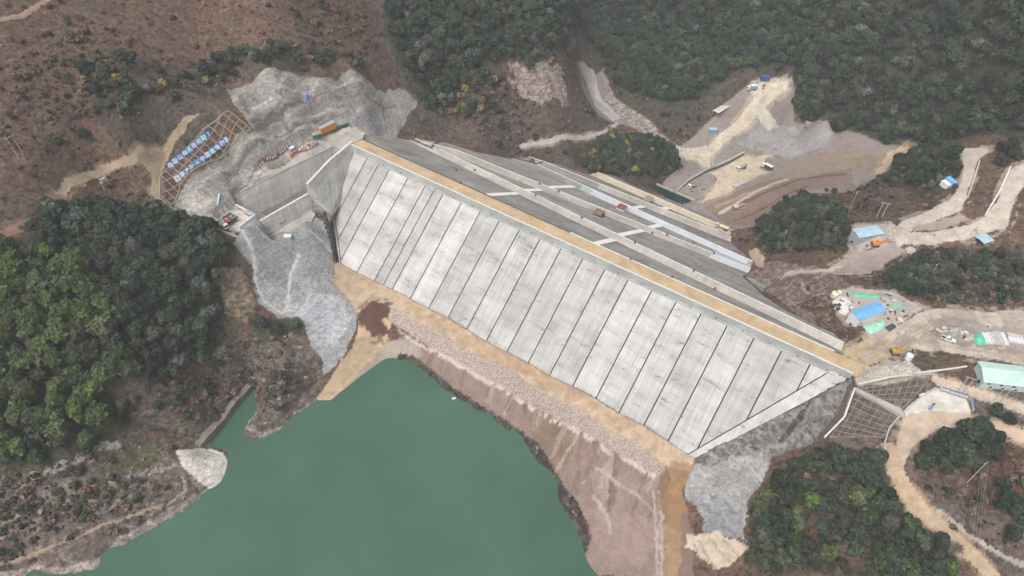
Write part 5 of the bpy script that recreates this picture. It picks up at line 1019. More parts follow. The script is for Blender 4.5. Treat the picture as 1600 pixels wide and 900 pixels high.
wall_run('road_wall', 'white guard wall along the outer edge of the upper right road', 'wall', [(1539, 337), (1560, 302), (1578, 262)], .7, 1.1, M_KERB)
wall_run('road_wall', 'grey guard wall along the right side of the upper road loop', 'wall', [(1512, 308), (1522, 278), (1530, 252)], .6, .8, M_CONC)
wall_run('platform_wall', 'grey parapet wall around the platform left of the spillway', 'wall', [(262, 323), (285, 333), (310, 343), (335, 356), (360, 367), (374, 372)], .7, .8, M_CONC)
M_DSTONE = mat('dark_masonry', (.19, .17, .15), .95, .8, .4, bump=.15)
wall_run('retaining_wall', 'dark stone wall along the narrow inlet of the reservoir', 'wall', [(310, 698), (335, 669), (357, 641), (377, 618), (390, 604)], 3.6, 1.8, M_DSTONE, 4)
wall_run('drain_kerb', 'pale kerb curving along the drain beside the lower slope lattice', 'kerb', [(1335, 607), (1319, 652), (1288, 684)], .6, .7, M_KERB); wall_run('drain_kerb', 'long pale kerb across the slope under the dam road end', 'kerb', [(1340, 601), (1390, 590), (1452, 581), (1510, 573)], .6, .5, M_KERB)
# tall concrete drain ridge between the two slope lattices
P = ground_pts([(1335, 608), (1372, 627), (1410, 646)]); b = MB(); b.sweep([[(p[0], p[1] - w, p[2] - .5), (p[0], p[1] - w, p[2] + h), (p[0], p[1] + w, p[2] + h), (p[0], p[1] + w, p[2] - .5)] for p, w, h in zip(P, (.6, 1.2, 2.2), (.5, .6, .7))]); tag(b.build('drain_ridge', M_CONC), 'grey concrete wedge dividing the upper and lower slope lattices', 'drain')
# ------------------------------------------------------------------ slope lattices: one grid of beams each
def lattice(label, poly, corners, nu, nv, m, w=.45, lift=.25, name='slope_lattice'):
    A, B, C_, D = [gp(*c)[:2] for c in corners]; P = G(np.array([p[0] for p in poly], float), np.array([p[1] for p in poly], float))[:, :2]; c = P.mean(0); off = (c[0], c[1], float(hat(*c))); t = thing(name, label, 'slope lattice', off)
    def q(u, v): return (A * (1 - u) + B * u) * (1 - v) + (D * (1 - u) + C_ * u) * v
    def beams(lines, nm):
        b = MB()
        for L in lines:
            for (u0, v0), (u1, v1) in zip(L[:-1], L[1:]):
                a, e = q(u0, v0), q(u1, v1); mid = (a + e) / 2
                if inpoly(np.array(mid[0]), np.array(mid[1]), P): b.bar((a[0], a[1], float(hat(*a)) + lift), (e[0], e[1], float(hat(*e)) + lift), w, .5, up=(.01, 0, 1))
        if b.f: b.build(nm, m, t, off=off)
    for i in range(nu + 1): beams([[(i / nu, k / 40) for k in range(41)]], 'slope_beam')
    for j in range(nv + 1): beams([[(k / 40, j / nv) for k in range(41)]], 'cross_beam')
    b = MB()
    for p, r in zip(P, np.roll(P, -1, 0)):
        k = max(1, int(np.linalg.norm(r - p) / 2))
        for i in range(k): a, e = p + (r - p) * i / k, p + (r - p) * (i + 1) / k; b.bar((a[0], a[1], float(hat(*a)) + lift), (e[0], e[1], float(hat(*e)) + lift), w * 1.3, .6, up=(.01, 0, 1))
    b.build('border_beam', m, t, off=off)
M_LAT2 = mat('grey_lattice_concrete', (.25, .225, .19), .9, .6, .3)
M_LAT = mat('lattice_concrete', (.34, .295, .235), .9, .6, .2)
lattice('concrete beam lattice on the hillside behind the two rows of blue boards', [(250, 310), (250, 277), (267, 258), (317, 203), (357, 173), (392, 203), (363, 227), (327, 253), (282, 288), (268, 322)], [(215, 290), (345, 158), (410, 205), (268, 335)], 16, 6, M_LAT, .26, .12)
lattice('upper pale beam lattice on the slope under the dam road end', [(1337, 606), (1390, 592), (1457, 587), (1430, 618), (1409, 640), (1375, 622)], [(1330, 606), (1460, 580), (1425, 660), (1330, 640)], 11, 7, M_LAT2, .17, .08)
lattice('lower beam lattice on the dark slope beside the shotcrete', [(1330, 611), (1372, 632), (1405, 652), (1396, 664), (1378, 684), (1297, 684), (1317, 653)], [(1325, 605), (1420, 650), (1375, 700), (1285, 690)], 9, 8, M_LAT2, .17, .08)
# ------------------------------------------------------------------ poles
M_POLE = mat('concrete_pole', (.46, .43, .39), .9, .6, .15)
def pole(t, x, h, arm=True):
    b = MB(); b.cyl((x, 0, -.8), (x, 0, h), .2, .13, n=8); p = b.build('shaft', M_POLE, t)
    if arm: b = MB(); b.bar((x - .9, 0, h - .6), (x + .9, 0, h - .6), .12); a = b.build('crossarm', M_STEEL, t); 
    if arm:
        for k in (-.8, .8): b = MB(); b.cyl((x + k, 0, h - .55), (x + k, 0, h - .2), .09, n=6); b.build('insulator', M_WHITEP, a)
def single(px, h, label, rz=0, group=None): p = gp(*px); t = thing('utility_pole', label, 'utility pole', tuple(p), rz, group); pole(t, 0, h); return t
def hpole(a, c, h, label, box=False):
    P, Q = gp(*a), gp(*c); L = max(2.0, min(4.5, float(np.linalg.norm((Q - P)[:2])))); t = thing('utility_pole', label, 'utility pole', tuple(P), heading(P[:2], Q[:2])); pole(t, 0, h, False); pole(t, L, h, False)
    b = MB(); b.bar((-.9, 0, h - .5), (L + .9, 0, h - .5), .18); k = b.build('crossarm', M_STEEL, t)
    for x in (-.7, L / 2, L + .7): b = MB(); b.cyl((x, 0, h - .42), (x, 0, h), .1, n=6); b.build('insulator', M_WHITEP, k)
    if box: b = MB(); b.box((L / 2, 0, h * .42), (L * .8, 1.3, 1.5)); b.build('transformer', M_GREYP, t); b = MB(); b.box((L / 2, 0, h * .42 - .85), (L + .6, 1.6, .2)); b.build('platform', M_STEEL, t)
hpole((30, 248), (37, 242), 11, 'twin pole with a crossbar on the brown hillside at the far left')
hpole((163, 296), (172, 290), 11, 'twin pole carrying a grey transformer beside the hillside path', True)
hpole((966, 197), (972, 196), 9, 'twin pole beside the far gorge path behind the dam'); hpole((1369, 340), (1378, 339), 10, 'twin pole above the pale blue roofed shed')
hpole((1497, 610), (1504, 612), 9, 'twin pole behind the plaza notice boards'); hpole((1553, 626), (1562, 629), 9, 'twin pole in front of the long mint building')
single((1330, 322), 10, 'single pole on the wooded ridge left of the twin pole', .4); single((1452, 434), 9, 'single pole in the shrubs between the two right hand roads', .4)
wp = single((1510, 755), 15, 'tall single pole with wires in the red clearing at lower right', .3)
for k, (px, py, h) in enumerate([(1546, 640, 4.5), (1557, 640, 5), (1563, 643, 5), (1576, 650, 6)]): p = gp(px, py); b = MB(); b.cyl((0, 0, -.5), (0, 0, h), .16, .12, n=7); o = b.build('timber_post', M_POLE); o.location = tuple(p); tag(o, 'bare pale post standing by the track behind the plaza trees', 'post', 'bare posts behind the plaza')
def wire(a, c, sag, label, grp, r=.035):
    a, c = Vector(a), Vector(c); b = MB(); n = 14; P = [a.lerp(c, i / n) - Vector((0, 0, sag * 4 * (i / n) * (1 - i / n))) for i in range(n + 1)]
    b.sweep([[(p.x + r * math.cos(q), p.y, p.z + r * math.sin(q)) for q in (0, 2.1, 4.2)] for p in P]); tag(b.build('power_line', M_STEEL), label, 'power line', grp)
top = gp(1510, 755) + [0, 0, 14.6]; far_ = gp(1500, 905) + [0, 0, 10]
for k in (-.8, 0, .8): wire(top + [k, 0, 0], far_ + [k * 1.6, 0, 0], 1.5, 'thin wire hanging down from the tall pole at lower right', 'wires of the lower right pole', .05)
# ------------------------------------------------------------------ green frame and fence on the slope road, steel ramp
P = ground_pts([(504, 214), (520, 207), (534, 201), (545, 197)]); t = thing('site_fence', 'green netting fence along the slope road behind the spillway bridge', 'fence', tuple(P[0])); off = tuple(P[0]); b = MB(); b.sweep([[(p[0] - .1, p[1], p[2] - .2), (p[0] - .1, p[1], p[2] + 2.2), (p[0] + .1, p[1], p[2] + 2.2), (p[0] + .1, p[1], p[2] - .2)] for p in P]); b.build('netting', mat('dark_green_netting', (.05, .16, .10), .8, .8, .3), t, off=off)
for p in P: b = MB(); b.cyl((p[0], p[1], p[2] - .4), (p[0], p[1], p[2] + 2.5), .08, n=6); b.build('post', M_STEEL, t, off=off)
p = gp(496, 215); t = thing('scaffold_frame', 'green scaffold frame left of the orange container', 'scaffold', tuple(p), .5)
for x in (-2.4, 2.4):
    for y in (-1.4, 1.4): b = MB(); b.bar((x, y, -.5), (x, y, 3.0), .14); b.build('upright', M_GRN, t)
b = MB(); b.box((0, 0, 2.9), (5.2, 3.1, .18)); b.build('deck', mat('timber_deck', (.33, .30, .26), .9, .8, .3), t); b = MB(); b.box((0, -1.5, 1.4), (5, .08, 2.2)); b.build('netting', MAT['dark_green_netting'], t)
P, Q = gp(341, 322), gp(344, 306); b = MB(); b.bar(P + [0, 0, .8], Q + [0, 0, 1.2], .8, .8); o = b.build('steel_ramp', M_PALEBLUE); tag(o, 'pale blue steel ramp leaning on the shotcrete above the left platform', 'ramp')
p = W(709, 623, WATER); b = MB(); b.box((0, 0, .2), (1.8, .9, .5), .4); o = b.build('float', M_WHITEP); o.location = tuple(p); tag(o, 'small white float on the water by the dark shoreline', 'float')
# ------------------------------------------------------------------ people on the crest road
def person(px, py, col, label, rz):
    p = on_dam(px, py); me = bpy.data.meshes.new('person'); V = [(0, 0, .95), (0, 0, 1.2), (0, 0, 1.42), (0, 0, 1.55), (0, .02, 1.70), (.2, 0, 1.40), (.26, .04, 1.12), (.22, .14, .92), (-.2, 0, 1.40), (-.26, .04, 1.12), (-.22, .14, .92), (.1, 0, .90), (.12, .03, .5), (.12, 0, .06), (.12, .14, .03), (-.1, 0, .90), (-.12, -.03, .5), (-.12, -.06, .06), (-.12, .08, .03)]
    E = [(0, 1), (1, 2), (2, 3), (3, 4), (2, 5), (5, 6), (6, 7), (2, 8), (8, 9), (9, 10), (0, 11), (11, 12), (12, 13), (13, 14), (0, 15), (15, 16), (16, 17), (17, 18)]
    rad_ = [.15, .15, .14, .06, .11, .075, .055, .04, .075, .055, .04, .1, .07, .05, .04, .1, .07, .05, .04]
    b = MB(); ring = [(math.cos(a), math.sin(a)) for a in np.linspace(0, 2 * math.pi, 8, endpoint=False)]
    def loft(L, rs, closed=True): b.sweep([[(c[0] + r * x * sx, c[1] + r * y, c[2]) for x, y in ring] for c, r, sx in rs])
    b.sweep([[(r * sx * x, r * y, z) for x, y in ring] for z, r, sx in ((.88, .14, 1.2), (1.0, .15, 1.15), (1.2, .145, 1.2), (1.38, .15, 1.35), (1.45, .09, 1.3), (1.5, .055, 1), (1.56, .07, 1), (1.64, .1, .9), (1.72, .09, .9), (1.78, .03, 1))], 0)
    for sg in (-1, 1):
        b.sweep([[(sg * x0 + r * x, y0 + r * y, z) for x, y in ring] for x0, y0, z, r in ((.09, 0, .92, .095), (.11, .03, .5, .065), (.12, sg * .05, .08, .045), (.12, sg * .05 + .05, .0, .05))], 1)
        b.sweep([[(sg * x0 + r * x, y0 + r * y, z) for x, y in ring] for x0, y0, z, r in ((.19, 0, 1.41, .06), (.25, .03, 1.13, .048), (.22, .14, .9, .035), (.2, .17, .82, .03))], 0)
    o = b.build('person', [mat('jacket_' + col[0], col[1], .8, 1, .15), M_DARKM], None, True); o.location = (p[0], p[1], p[2] + .03); o.rotation_euler = (0, 0, rz); tag(o, label, 'person')
person(798, 328, ('dark', (.05, .05, .06)), 'leftmost of three dark clad people standing on the dam crest road', .5); person(802, 330.5, ('navy', (.05, .06, .12)), 'middle of the three people standing on the crest road, in a navy jacket', 2.2); person(806, 331.5, ('black', (.03, .03, .03)), 'rightmost of three people on the dam crest road, dressed in black', -1)
# ------------------------------------------------------------------ trees and shrubs
LEAF = {'dark': leafmat('dark_leaves', (.032, .046, .030)), 'mid': leafmat('green_leaves', (.048, .062, .034)), 'bright': leafmat('bright_leaves', (.064, .088, .031), .3), 'grey': leafmat('grey_leaves', (.085, .098, .085), .25),
        'yellow': leafmat('yellow_leaves', (.20, .165, .055), .3), 'orange': leafmat('orange_leaves', (.20, .115, .055), .3), 'brown': leafmat('brown_twigs', (.16, .105, .076), .35), 'ash': leafmat('ash_twigs', (.17, .145, .125), .3), 'olive': leafmat('olive_leaves', (.085, .082, .045), .3)}
M_BARK = mat('bark', (.13, .11, .09), .95, 2.0, .3)
def crown_mb(rr, rad, hgt, base, lobes, leaves, ls, twig=False):
    b = MB(); L = []
    for i in range(lobes):
        a = rr.uniform(0, 6.28); q = rr.random() ** .6 * rad * .62; z = base + hgt * (.25 + .6 * rr.random() * (1 - .5 * q / rad)); r = rad * rr.uniform(.34, .56); L.append((q * 1.15 * math.cos(a), q * 1.15 * math.sin(a), z, r))
    L.append((0, 0, base + hgt * .72, rad * .5))
    for k in range(leaves):
        x, y, z, r = rr.choice(L); u = rr.uniform(-.55, 1); a = rr.uniform(0, 6.28); w = math.sqrt(max(0, 1 - u * u)); f = rr.uniform(.72, 1.06)
        n = Vector((w * math.cos(a), w * math.sin(a), u)); c = Vector((x, y, z)) + n * r * f; n = (n + Vector((rr.uniform(-.7, .7), rr.uniform(-.7, .7), rr.uniform(-.3, .7)))).normalized()
        t = n.orthogonal().normalized(); t.rotate(Matrix.Rotation(rr.uniform(0, 6.28), 3, n)); v = n.cross(t); s = ls * rr.uniform(.55, 1.25)
        if twig: t2 = (n + Vector((0, 0, .6))).normalized(); v = t * .06; b.add([c - t2 * s - v, c - t2 * s + v, c + t2 * s + v * .3, c + t2 * s - v * .3], [(0, 1, 2, 3)])
        else: b.add([c - t * s - v * s * .6, c + t * s * .2 - v * s * .8, c + t * s + v * s * .2, c - t * s * .1 + v * s * .8], [(0, 1, 2, 3)])
    return b
def trunk_mb(rr, h, r, limbs=4, spread=2.0):
    b = MB(); lean = (rr.uniform(-.3, .3), rr.uniform(-.3, .3)); P = [(lean[0] * t * t, lean[1] * t * t, h * t - .8 * (t == 0)) for t in (0, .35, .7, 1)]
    ring = [(math.cos(a), math.sin(a)) for a in np.linspace(0, 2 * math.pi, 6, endpoint=False)]
    b.sweep([[(p[0] + x * q, p[1] + y * q, p[2]) for x, y in ring] for p, q in zip(P, (r, r * .75, r * .5, r * .25))])
    for i in range(limbs): a = 6.28 * i / limbs + rr.random(); z = h * rr.uniform(.45, .75); b.cyl((0, 0, z), (spread * math.cos(a), spread * math.sin(a), z + h * .28), r * .35, r * .1, n=5)
    return b
SPEC = {'dark': (3.5, 5.4, 1.4, 9, 900, .66), 'mid': (3.4, 5.0, 1.4, 9, 850, .66), 'bright': (3.4, 6.4, 1.6, 9, 950, .64), 'grey': (3.4, 4.6, 1.5, 8, 700, .55), 'yellow': (2.6, 4.8, 1.5, 6, 420, .55), 'orange': (2.4, 4.4, 1.5, 6, 400, .55), 'ash': (2.8, 5.5, 1.6, 6, 420, .75)}
PROTO = {}
for sp_, (rad_, hg, bs_, lb, lv, ls) in SPEC.items():
    for v in range(3):
        rr = random.Random(hash((len(sp_), v, lv)) & 999); cm = crown_mb(rr, rad_ * rr.uniform(.88, 1.12), hg * rr.uniform(.9, 1.15), bs_, lb, lv, ls, sp_ == 'ash').mesh('crown', LEAF[sp_]); tm = trunk_mb(rr, (bs_ + hg) * .8, .26, 5, rad_ * .5).mesh('trunk', M_BARK); PROTO[sp_, v] = (cm, tm)
SHR = {'dark': (1.5, 1.9, .0, 5, 170, .42), 'mid': (1.4, 1.7, .0, 5, 160, .40), 'olive': (1.3, 1.4, 0, 5, 140, .36), 'brown': (1.3, 1.5, 0, 5, 150, .42), 'ash': (1.4, 1.8, 0, 5, 170, .55), 'yellow': (1.2, 1.9, 0, 5, 150, .34)}
SPRO = {}
for sp_, (rad_, hg, bs_, lb, lv, ls) in SHR.items():
    for v in range(3):
        rr = random.Random(v * 31 + len(sp_) * 7 + lv); SPRO[sp_, v] = crown_mb(rr, rad_ * rr.uniform(.85, 1.2), hg * rr.uniform(.8, 1.2), bs_, lb, lv, ls, sp_ in ('ash',)).mesh('foliage', LEAF[sp_])
def scatter(poly_txt, spacing, seed, jit=.42):
    P = pts(poly_txt); P = G(np.array([p[0] for p in P]), np.array([p[1] for p in P]))[:, :2]; lo, hi = P.min(0), P.max(0); r = np.random.default_rng(seed)
    xs, ys = np.meshgrid(np.arange(lo[0], hi[0], spacing), np.arange(lo[1], hi[1], spacing * .87), indexing='ij'); xs = xs + (np.arange(xs.shape[1]) % 2) * spacing / 2
    xs = xs + r.uniform(-jit, jit, xs.shape) * spacing; ys = ys + r.uniform(-jit, jit, ys.shape) * spacing; m = inpoly(xs, ys, P); return xs[m], ys[m]
def mask_at(k, x, y): i = np.clip(np.searchsorted(gx, x), 0, len(gx) - 1); j = np.clip(np.searchsorted(gy, y), 0, len(gy) - 1); return MASK[k][i, j]
LATP = [pts('250,310 250,277 267,258 317,203 357,173 392,203 363,227 327,253 282,288 268,322'), pts('1337,606 1390,592 1457,587 1430,618 1409,640 1375,622'), pts('1330,611 1372,632 1405,652 1396,664 1378,684 1297,684 1317,653')]
LATW = [G(np.array([p[0] for p in q]), np.array([p[1] for p in q]))[:, :2] for q in LATP]
def free(x, y, tol=.55):
    ok = (mask_at('veg', x, y) > tol) & ~inpoly(x, y, OUT)
    for q in LATW: ok &= ~inpoly(x, y, q)
    return ok
WOODS = [   # outline, spacing, species mix, size, place name
    ('0,400 60,398 130,432 208,520 220,600 178,682 100,722 0,745', 5.6, {'bright': 8, 'mid': 2}, 1.32, 'in the bright green wood at the left edge'),
    ('85,335 180,322 300,342 362,392 350,440 338,540 300,590 222,600 205,510 135,425 70,388', 5.0, {'dark': 8, 'mid': 2, 'grey': 1, 'ash': 1}, 1.2, 'in the dark wood left of the spillway'),
    ('130,112 200,95 262,108 330,85 400,72 470,80 560,95 580,115 500,112 430,106 362,118 330,148 250,158 222,150 190,182 150,190 130,150', 5.6, {'dark': 5, 'mid': 3, 'grey': 2, 'ash': 2, 'orange': 1, 'yellow': 1}, .85, 'in the thicket above the left lattice'),
    ('0,372 85,335 70,388 60,398 0,400', 6.5, {'ash': 5, 'brown': 0, 'dark': 1}, .9, 'among the bare scrub above the left wood'),
    ('600,0 620,-70 740,-80 870,-80 900,-30 890,90 830,110 790,90 720,150 690,190 650,140 630,90', 4.8, {'dark': 7, 'mid': 3, 'grey': 1}, 1.15, 'on the wooded hill behind the dam'),
    ('640,130 690,100 760,110 800,120 780,180 720,190 690,195', 5.2, {'yellow': 3, 'orange': 3, 'dark': 4, 'ash': 2, 'mid': 2}, .95, 'in the autumn slope behind the dam'),
    ('900,20 930,-90 1000,-100 1100,-100 1200,-100 1300,-100 1400,-100 1500,-100 1640,-100 1640,40 1640,190 1600,205 1500,215 1400,228 1300,238 1285,205 1245,180 1240,110 1150,108 1075,165 1040,165 960,130 935,90', 4.9, {'dark': 8, 'mid': 3, 'grey': 1}, 1.15, 'on the far mountain side'),
    ('905,250 955,208 1030,222 1062,265 1040,275 985,285 915,272', 4.2, {'dark': 6, 'mid': 3, 'orange': 1, 'yellow': 1}, 1.0, 'on the knoll behind the dam pool'),
    ('1185,352 1245,302 1300,318 1335,350 1325,392 1215,398 1185,385', 4.6, {'dark': 6, 'mid': 2, 'ash': 2}, .85, 'on the wooded ridge left of the pale blue shed'),
    ('1395,245 1440,228 1495,238 1492,285 1450,300 1410,285', 5.0, {'dark': 7, 'grey': 2}, .85, 'beside the upper road loop on the right'),
    ('1375,440 1425,402 1520,398 1600,392 1600,445 1500,462 1420,460', 5.0, {'dark': 5, 'grey': 2, 'ash': 2, 'mid': 1}, .75, 'between the two right hand roads'),
    ('1170,800 1240,725 1300,695 1388,722 1438,790 1490,870 1480,905 1180,905', 4.3, {'dark': 7, 'mid': 3, 'bright': 1, 'ash': 1}, .92, 'in the lower right wood beside the shotcrete slope'),
    ('1430,690 1480,668 1565,645 1580,690 1545,720 1480,745 1430,735', 4.6, {'dark': 7, 'mid': 2}, .95, 'in the clump below the tan plaza'),
    ('205,650 225,560 300,545 345,530 352,552 335,600 262,655', 5.6, {'dark': 4, 'grey': 2, 'ash': 3, 'mid': 2}, .62, 'in the thin scrub between the left wood and the inlet'),
    ('1560,760 1600,740 1600,860 1570,840', 5.0, {'dark': 3, 'bright': 2, 'mid': 2}, .9, 'at the lower right edge of the picture'),
    ('1545,230 1600,215 1600,250 1560,260', 5.0, {'dark': 4}, .8, 'above the far right road bend')]
TREES = []
for wi, (pl, spc, mix, size, place) in enumerate(WOODS):
    x, y = scatter(pl, spc, 100 + wi); z = hat(x, y); names = [k for k, n in mix.items() for _ in range(n)]; r = random.Random(wi)
    ok = ~inpoly(x, y, OUT) & (mask_at('dirt', x, y) < .3) & (mask_at('shot', x, y) < .3)
    for a, c, d, o in zip(x, y, z, ok):
        if o and (d > WATER + 1 or c > 300): TREES.append((a, c, d, r.choice(names), r.randrange(3), size * r.uniform(.68, 1.22), r.uniform(0, 6.28), wi))
print('trees', len(TREES))
def insz(t): px, py = to_px(np.array([t[0], t[1], t[2] + 3])); return t[5] / math.dist(t[:3], (0, 0, CAM_H)) if -15 < px < 1615 and -15 < py < 915 else 0
TREES.sort(key=lambda t: -insz(t)); NEAR, FARW = TREES[:300], TREES[300:]
WHAT = {'dark': 'dark green leafy tree', 'mid': 'mid green leafy tree', 'bright': 'bright yellow green tree', 'grey': 'greyish green tree', 'yellow': 'yellow autumn tree', 'orange': 'orange brown autumn tree', 'ash': 'bare grey twigged tree'}
def plant_tree(x, y, z, sp_, v, s, a, label, group):
    t = thing('broadleaf_tree', label, 'tree', (x, y, z - .15), a, group); t.scale = (s, s, s * random.uniform(.9, 1.15))
    for nm, me in zip(('crown', 'trunk'), PROTO[sp_, v]): o = bpy.data.objects.new(nm, me); COL.objects.link(o); o.parent = t
for x, y, z, sp_, v, s, a, wi in NEAR: plant_tree(x, y, z, sp_, v, s, a, WHAT[sp_] + ' ' + WOODS[wi][4], WHAT[sp_] + 's ' + WOODS[wi][4])
SOLO = [(190, 98, 'dark', 1.0, 'large dark green tree standing alone on the brown hillside top left'), (131, 213, 'dark', .62, 'rounded deep green tree beside the hillside path'), (150, 176, 'mid', .55, 'dull green tree just above the yellow bamboo on the left hill'), (40, 156, 'dark', .42, 'small dark tree beside the stone terrace at far left'),
        (78, 57, 'dark', .40, 'small round green tree near the top left corner'), (271, 30, 'mid', .40, 'small pale green tree near the top edge of the brown hill'), (150, 125, 'grey', .75, 'grey green tree below and left of the large dark hillside tree'), (175, 130, 'dark', .7, 'dark tree close below the large dark hillside tree'),
        (258, 132, 'mid', .72, 'green tree in the thicket left of the shotcrete'), (345, 95, 'dark', .85, 'dark green tree just above the top of the shotcrete slope'), (435, 92, 'dark', .85, 'dark tree on the rim above the shotcrete, left one'), (470, 100, 'mid', .8, 'mid green tree on the rim above the shotcrete, middle one'), (500, 98, 'dark', .8, 'dark tree on the rim above the shotcrete, right one'),
        (410, 510, 'dark', .75, 'dark tree on the cliff left of the shotcrete tongue'), (435, 520, 'dark', .8, 'second dark tree on the cliff beside the shotcrete tongue'), (462, 512, 'mid', .65, 'green tree at the lip of the shotcrete tongue'), (540, 40, 'olive', .8, ''), (1156, 376, 'dark', .32, 'left of three small dark trees at the right end of the dam berm'), (1167, 378, 'dark', .36, 'middle of three small dark trees by the dam berm'), (1185, 385, 'dark', .5, 'right of three small dark trees beside the dam berm'),
        (1262, 452, 'mid', .3, 'single small green tree on the bare bank above the yard'), (1303, 302, 'dark', .45, 'dark cypress like tree at the edge of the red terraces'), (1290, 300, 'dark', .4, 'smaller dark tree left of the cypress like tree')]
for px, py, sp_, s, lab in SOLO:
    if lab: p = gp(px, py); plant_tree(p[0], p[1], p[2], sp_, len(lab) % 3, s, px, lab, None)
# shrubs and scrub on every open vegetated slope
SHREG = [('0,-60 580,-60 600,30 560,110 430,108 370,125 350,180 300,255 250,280 230,330 100,330 0,300', 3.6, {'brown': 6, 'ash': 5, 'olive': 2, 'dark': 1}, 'on the brown hillside at upper left'),
         ('0,300 240,325 350,360 370,400 330,420 60,400 0,400', 3.0, {'brown': 5, 'ash': 5, 'olive': 2, 'mid': 1}, 'in the scrub above the left wood'),
         ('0,740 100,720 180,690 200,600 300,590 345,545 400,520 470,510 500,590 420,640 385,600 330,690 280,700 180,720 60,790 0,800', 2.3, {'brown': 5, 'ash': 4, 'olive': 3, 'dark': 2}, 'on the broken ground above the reservoir'),
         ('0,790 100,770 200,740 290,760 200,830 60,880 0,890', 2.5, {'brown': 4, 'ash': 3, 'olive': 4, 'mid': 2, 'dark': 1}, 'on the pale rock ledges at lower left'),
         ('560,110 640,140 700,190 800,110 890,110 905,110 960,200 900,250 850,250 700,220 640,205', 2.9, {'brown': 6, 'ash': 4, 'olive': 2, 'dark': 2, 'yellow': 1}, 'on the brown slope behind the dam'),
         ('880,240 960,200 1035,220 1065,275 980,290', 3.2, {'dark': 4, 'olive': 2, 'ash': 2}, 'around the knoll behind the pool'),
         ('1175,350 1240,298 1400,230 1500,225 1500,300 1440,345 1340,350 1330,400 1190,400', 2.7, {'dark': 4, 'ash': 3, 'brown': 3, 'olive': 2}, 'on the ridge below the upper right road'),
         ('1350,440 1420,395 1600,380 1600,475 1480,475 1400,460', 2.5, {'dark': 4, 'ash': 4, 'olive': 2, 'brown': 2}, 'between the two right hand roads'),
         ('1240,470 1280,462 1332,515 1320,535', 2.6, {'brown': 5}, 'in the brown patch beside the dam end'), ('1500,300 1545,245 1560,290 1530,345 1470,345', 3.2, {'brown': 3, 'ash': 3, 'olive': 1}, 'between the loops of the upper right road'),
         ('1165,800 1240,720 1300,690 1390,720 1440,790 1500,905 1170,905', 3.0, {'dark': 3, 'mid': 2, 'olive': 3, 'brown': 3, 'ash': 1}, 'under the lower right wood'),
         ('1420,700 1580,640 1600,690 1600,900 1540,890 1440,780', 2.7, {'dark': 3, 'olive': 3, 'brown': 4, 'ash': 3, 'mid': 1}, 'in the clearing around the tall pole'),
         ('940,108 960,128 1060,178 1110,150 1150,110 1240,100 1245,118 1190,120 1150,145 1105,190 1060,228 1000,180', 3.0, {'dark': 4, 'olive': 2, 'ash': 2, 'brown': 2}, 'on the bank around the far site road'),
         ('900,-90 1640,-90 1640,210 1300,245 1240,200 1240,105 1150,105 1060,190 940,110', 6.0, {'dark': 3, 'olive': 2, 'ash': 2}, 'on the far mountain'), ('170,180 215,165 225,185 190,195', 1.9, {'yellow': 5}, 'in the yellow bamboo patch on the left hill'), ('320,125 345,115 360,125 335,140', 1.8, {'yellow': 5}, 'in the yellow bamboo patch beside the shotcrete'), ('520,30 560,25 575,50 530,55', 2.2, {'olive': 4, 'yellow': 1}, 'in the olive patch at the top of the hill')]
SH = []
for wi, (pl, spc, mix, place) in enumerate(SHREG):
    x, y = scatter(pl, spc, 500 + wi, .5); z = hat(x, y); ok = (free(x, y, -1) & (mask_at('dirt', x, y) < .5) & (mask_at('shot', x, y) < .5) if wi in (2, 3) else free(x, y, .55)) & ((z > WATER + .7) | (y > 300)); names = [k for k, n in mix.items() for _ in range(n)]; r = random.Random(50 + wi)
    den = fbm(x, y, 26, 77, 3)
    for a, c, d, o, q in zip(x, y, z, ok, den):
        if o and (q > .05 or r.random() < .30): SH.append((a, c, d, r.choice(names), r.randrange(3), (.4 + 1.1 * r.random() ** 2) * (1 + .5 * q), r.uniform(0, 6.28), wi))
print('shrubs', len(SH))
SH.sort(key=lambda t: -insz(t)); SWHAT = {'dark': 'dark green shrub', 'mid': 'mid green shrub', 'olive': 'olive green shrub', 'brown': 'dry brown shrub', 'ash': 'bare grey twiggy shrub', 'yellow': 'yellow bamboo clump'}
for x, y, z, sp_, v, s, a, wi in SH[:300]:
    o = bpy.data.objects.new('shrub', SPRO[sp_, v]); COL.objects.link(o); o.location = (x, y, z - .1); o.rotation_euler = (0, 0, a); o.scale = (s, s, s); tag(o, SWHAT[sp_] + ' ' + SHREG[wi][3], 'shrub', SWHAT[sp_] + 's ' + SHREG[wi][3])
M_ROCK = mat('ledge_rock', (.27, .23, .205), .95, .7, .45, bump=.3)
BLD = [MB().blob((0, 0, .15), (1, .8, .6), 1, .42, seed=90 + i).mesh('boulder', M_ROCK) for i in range(6)]
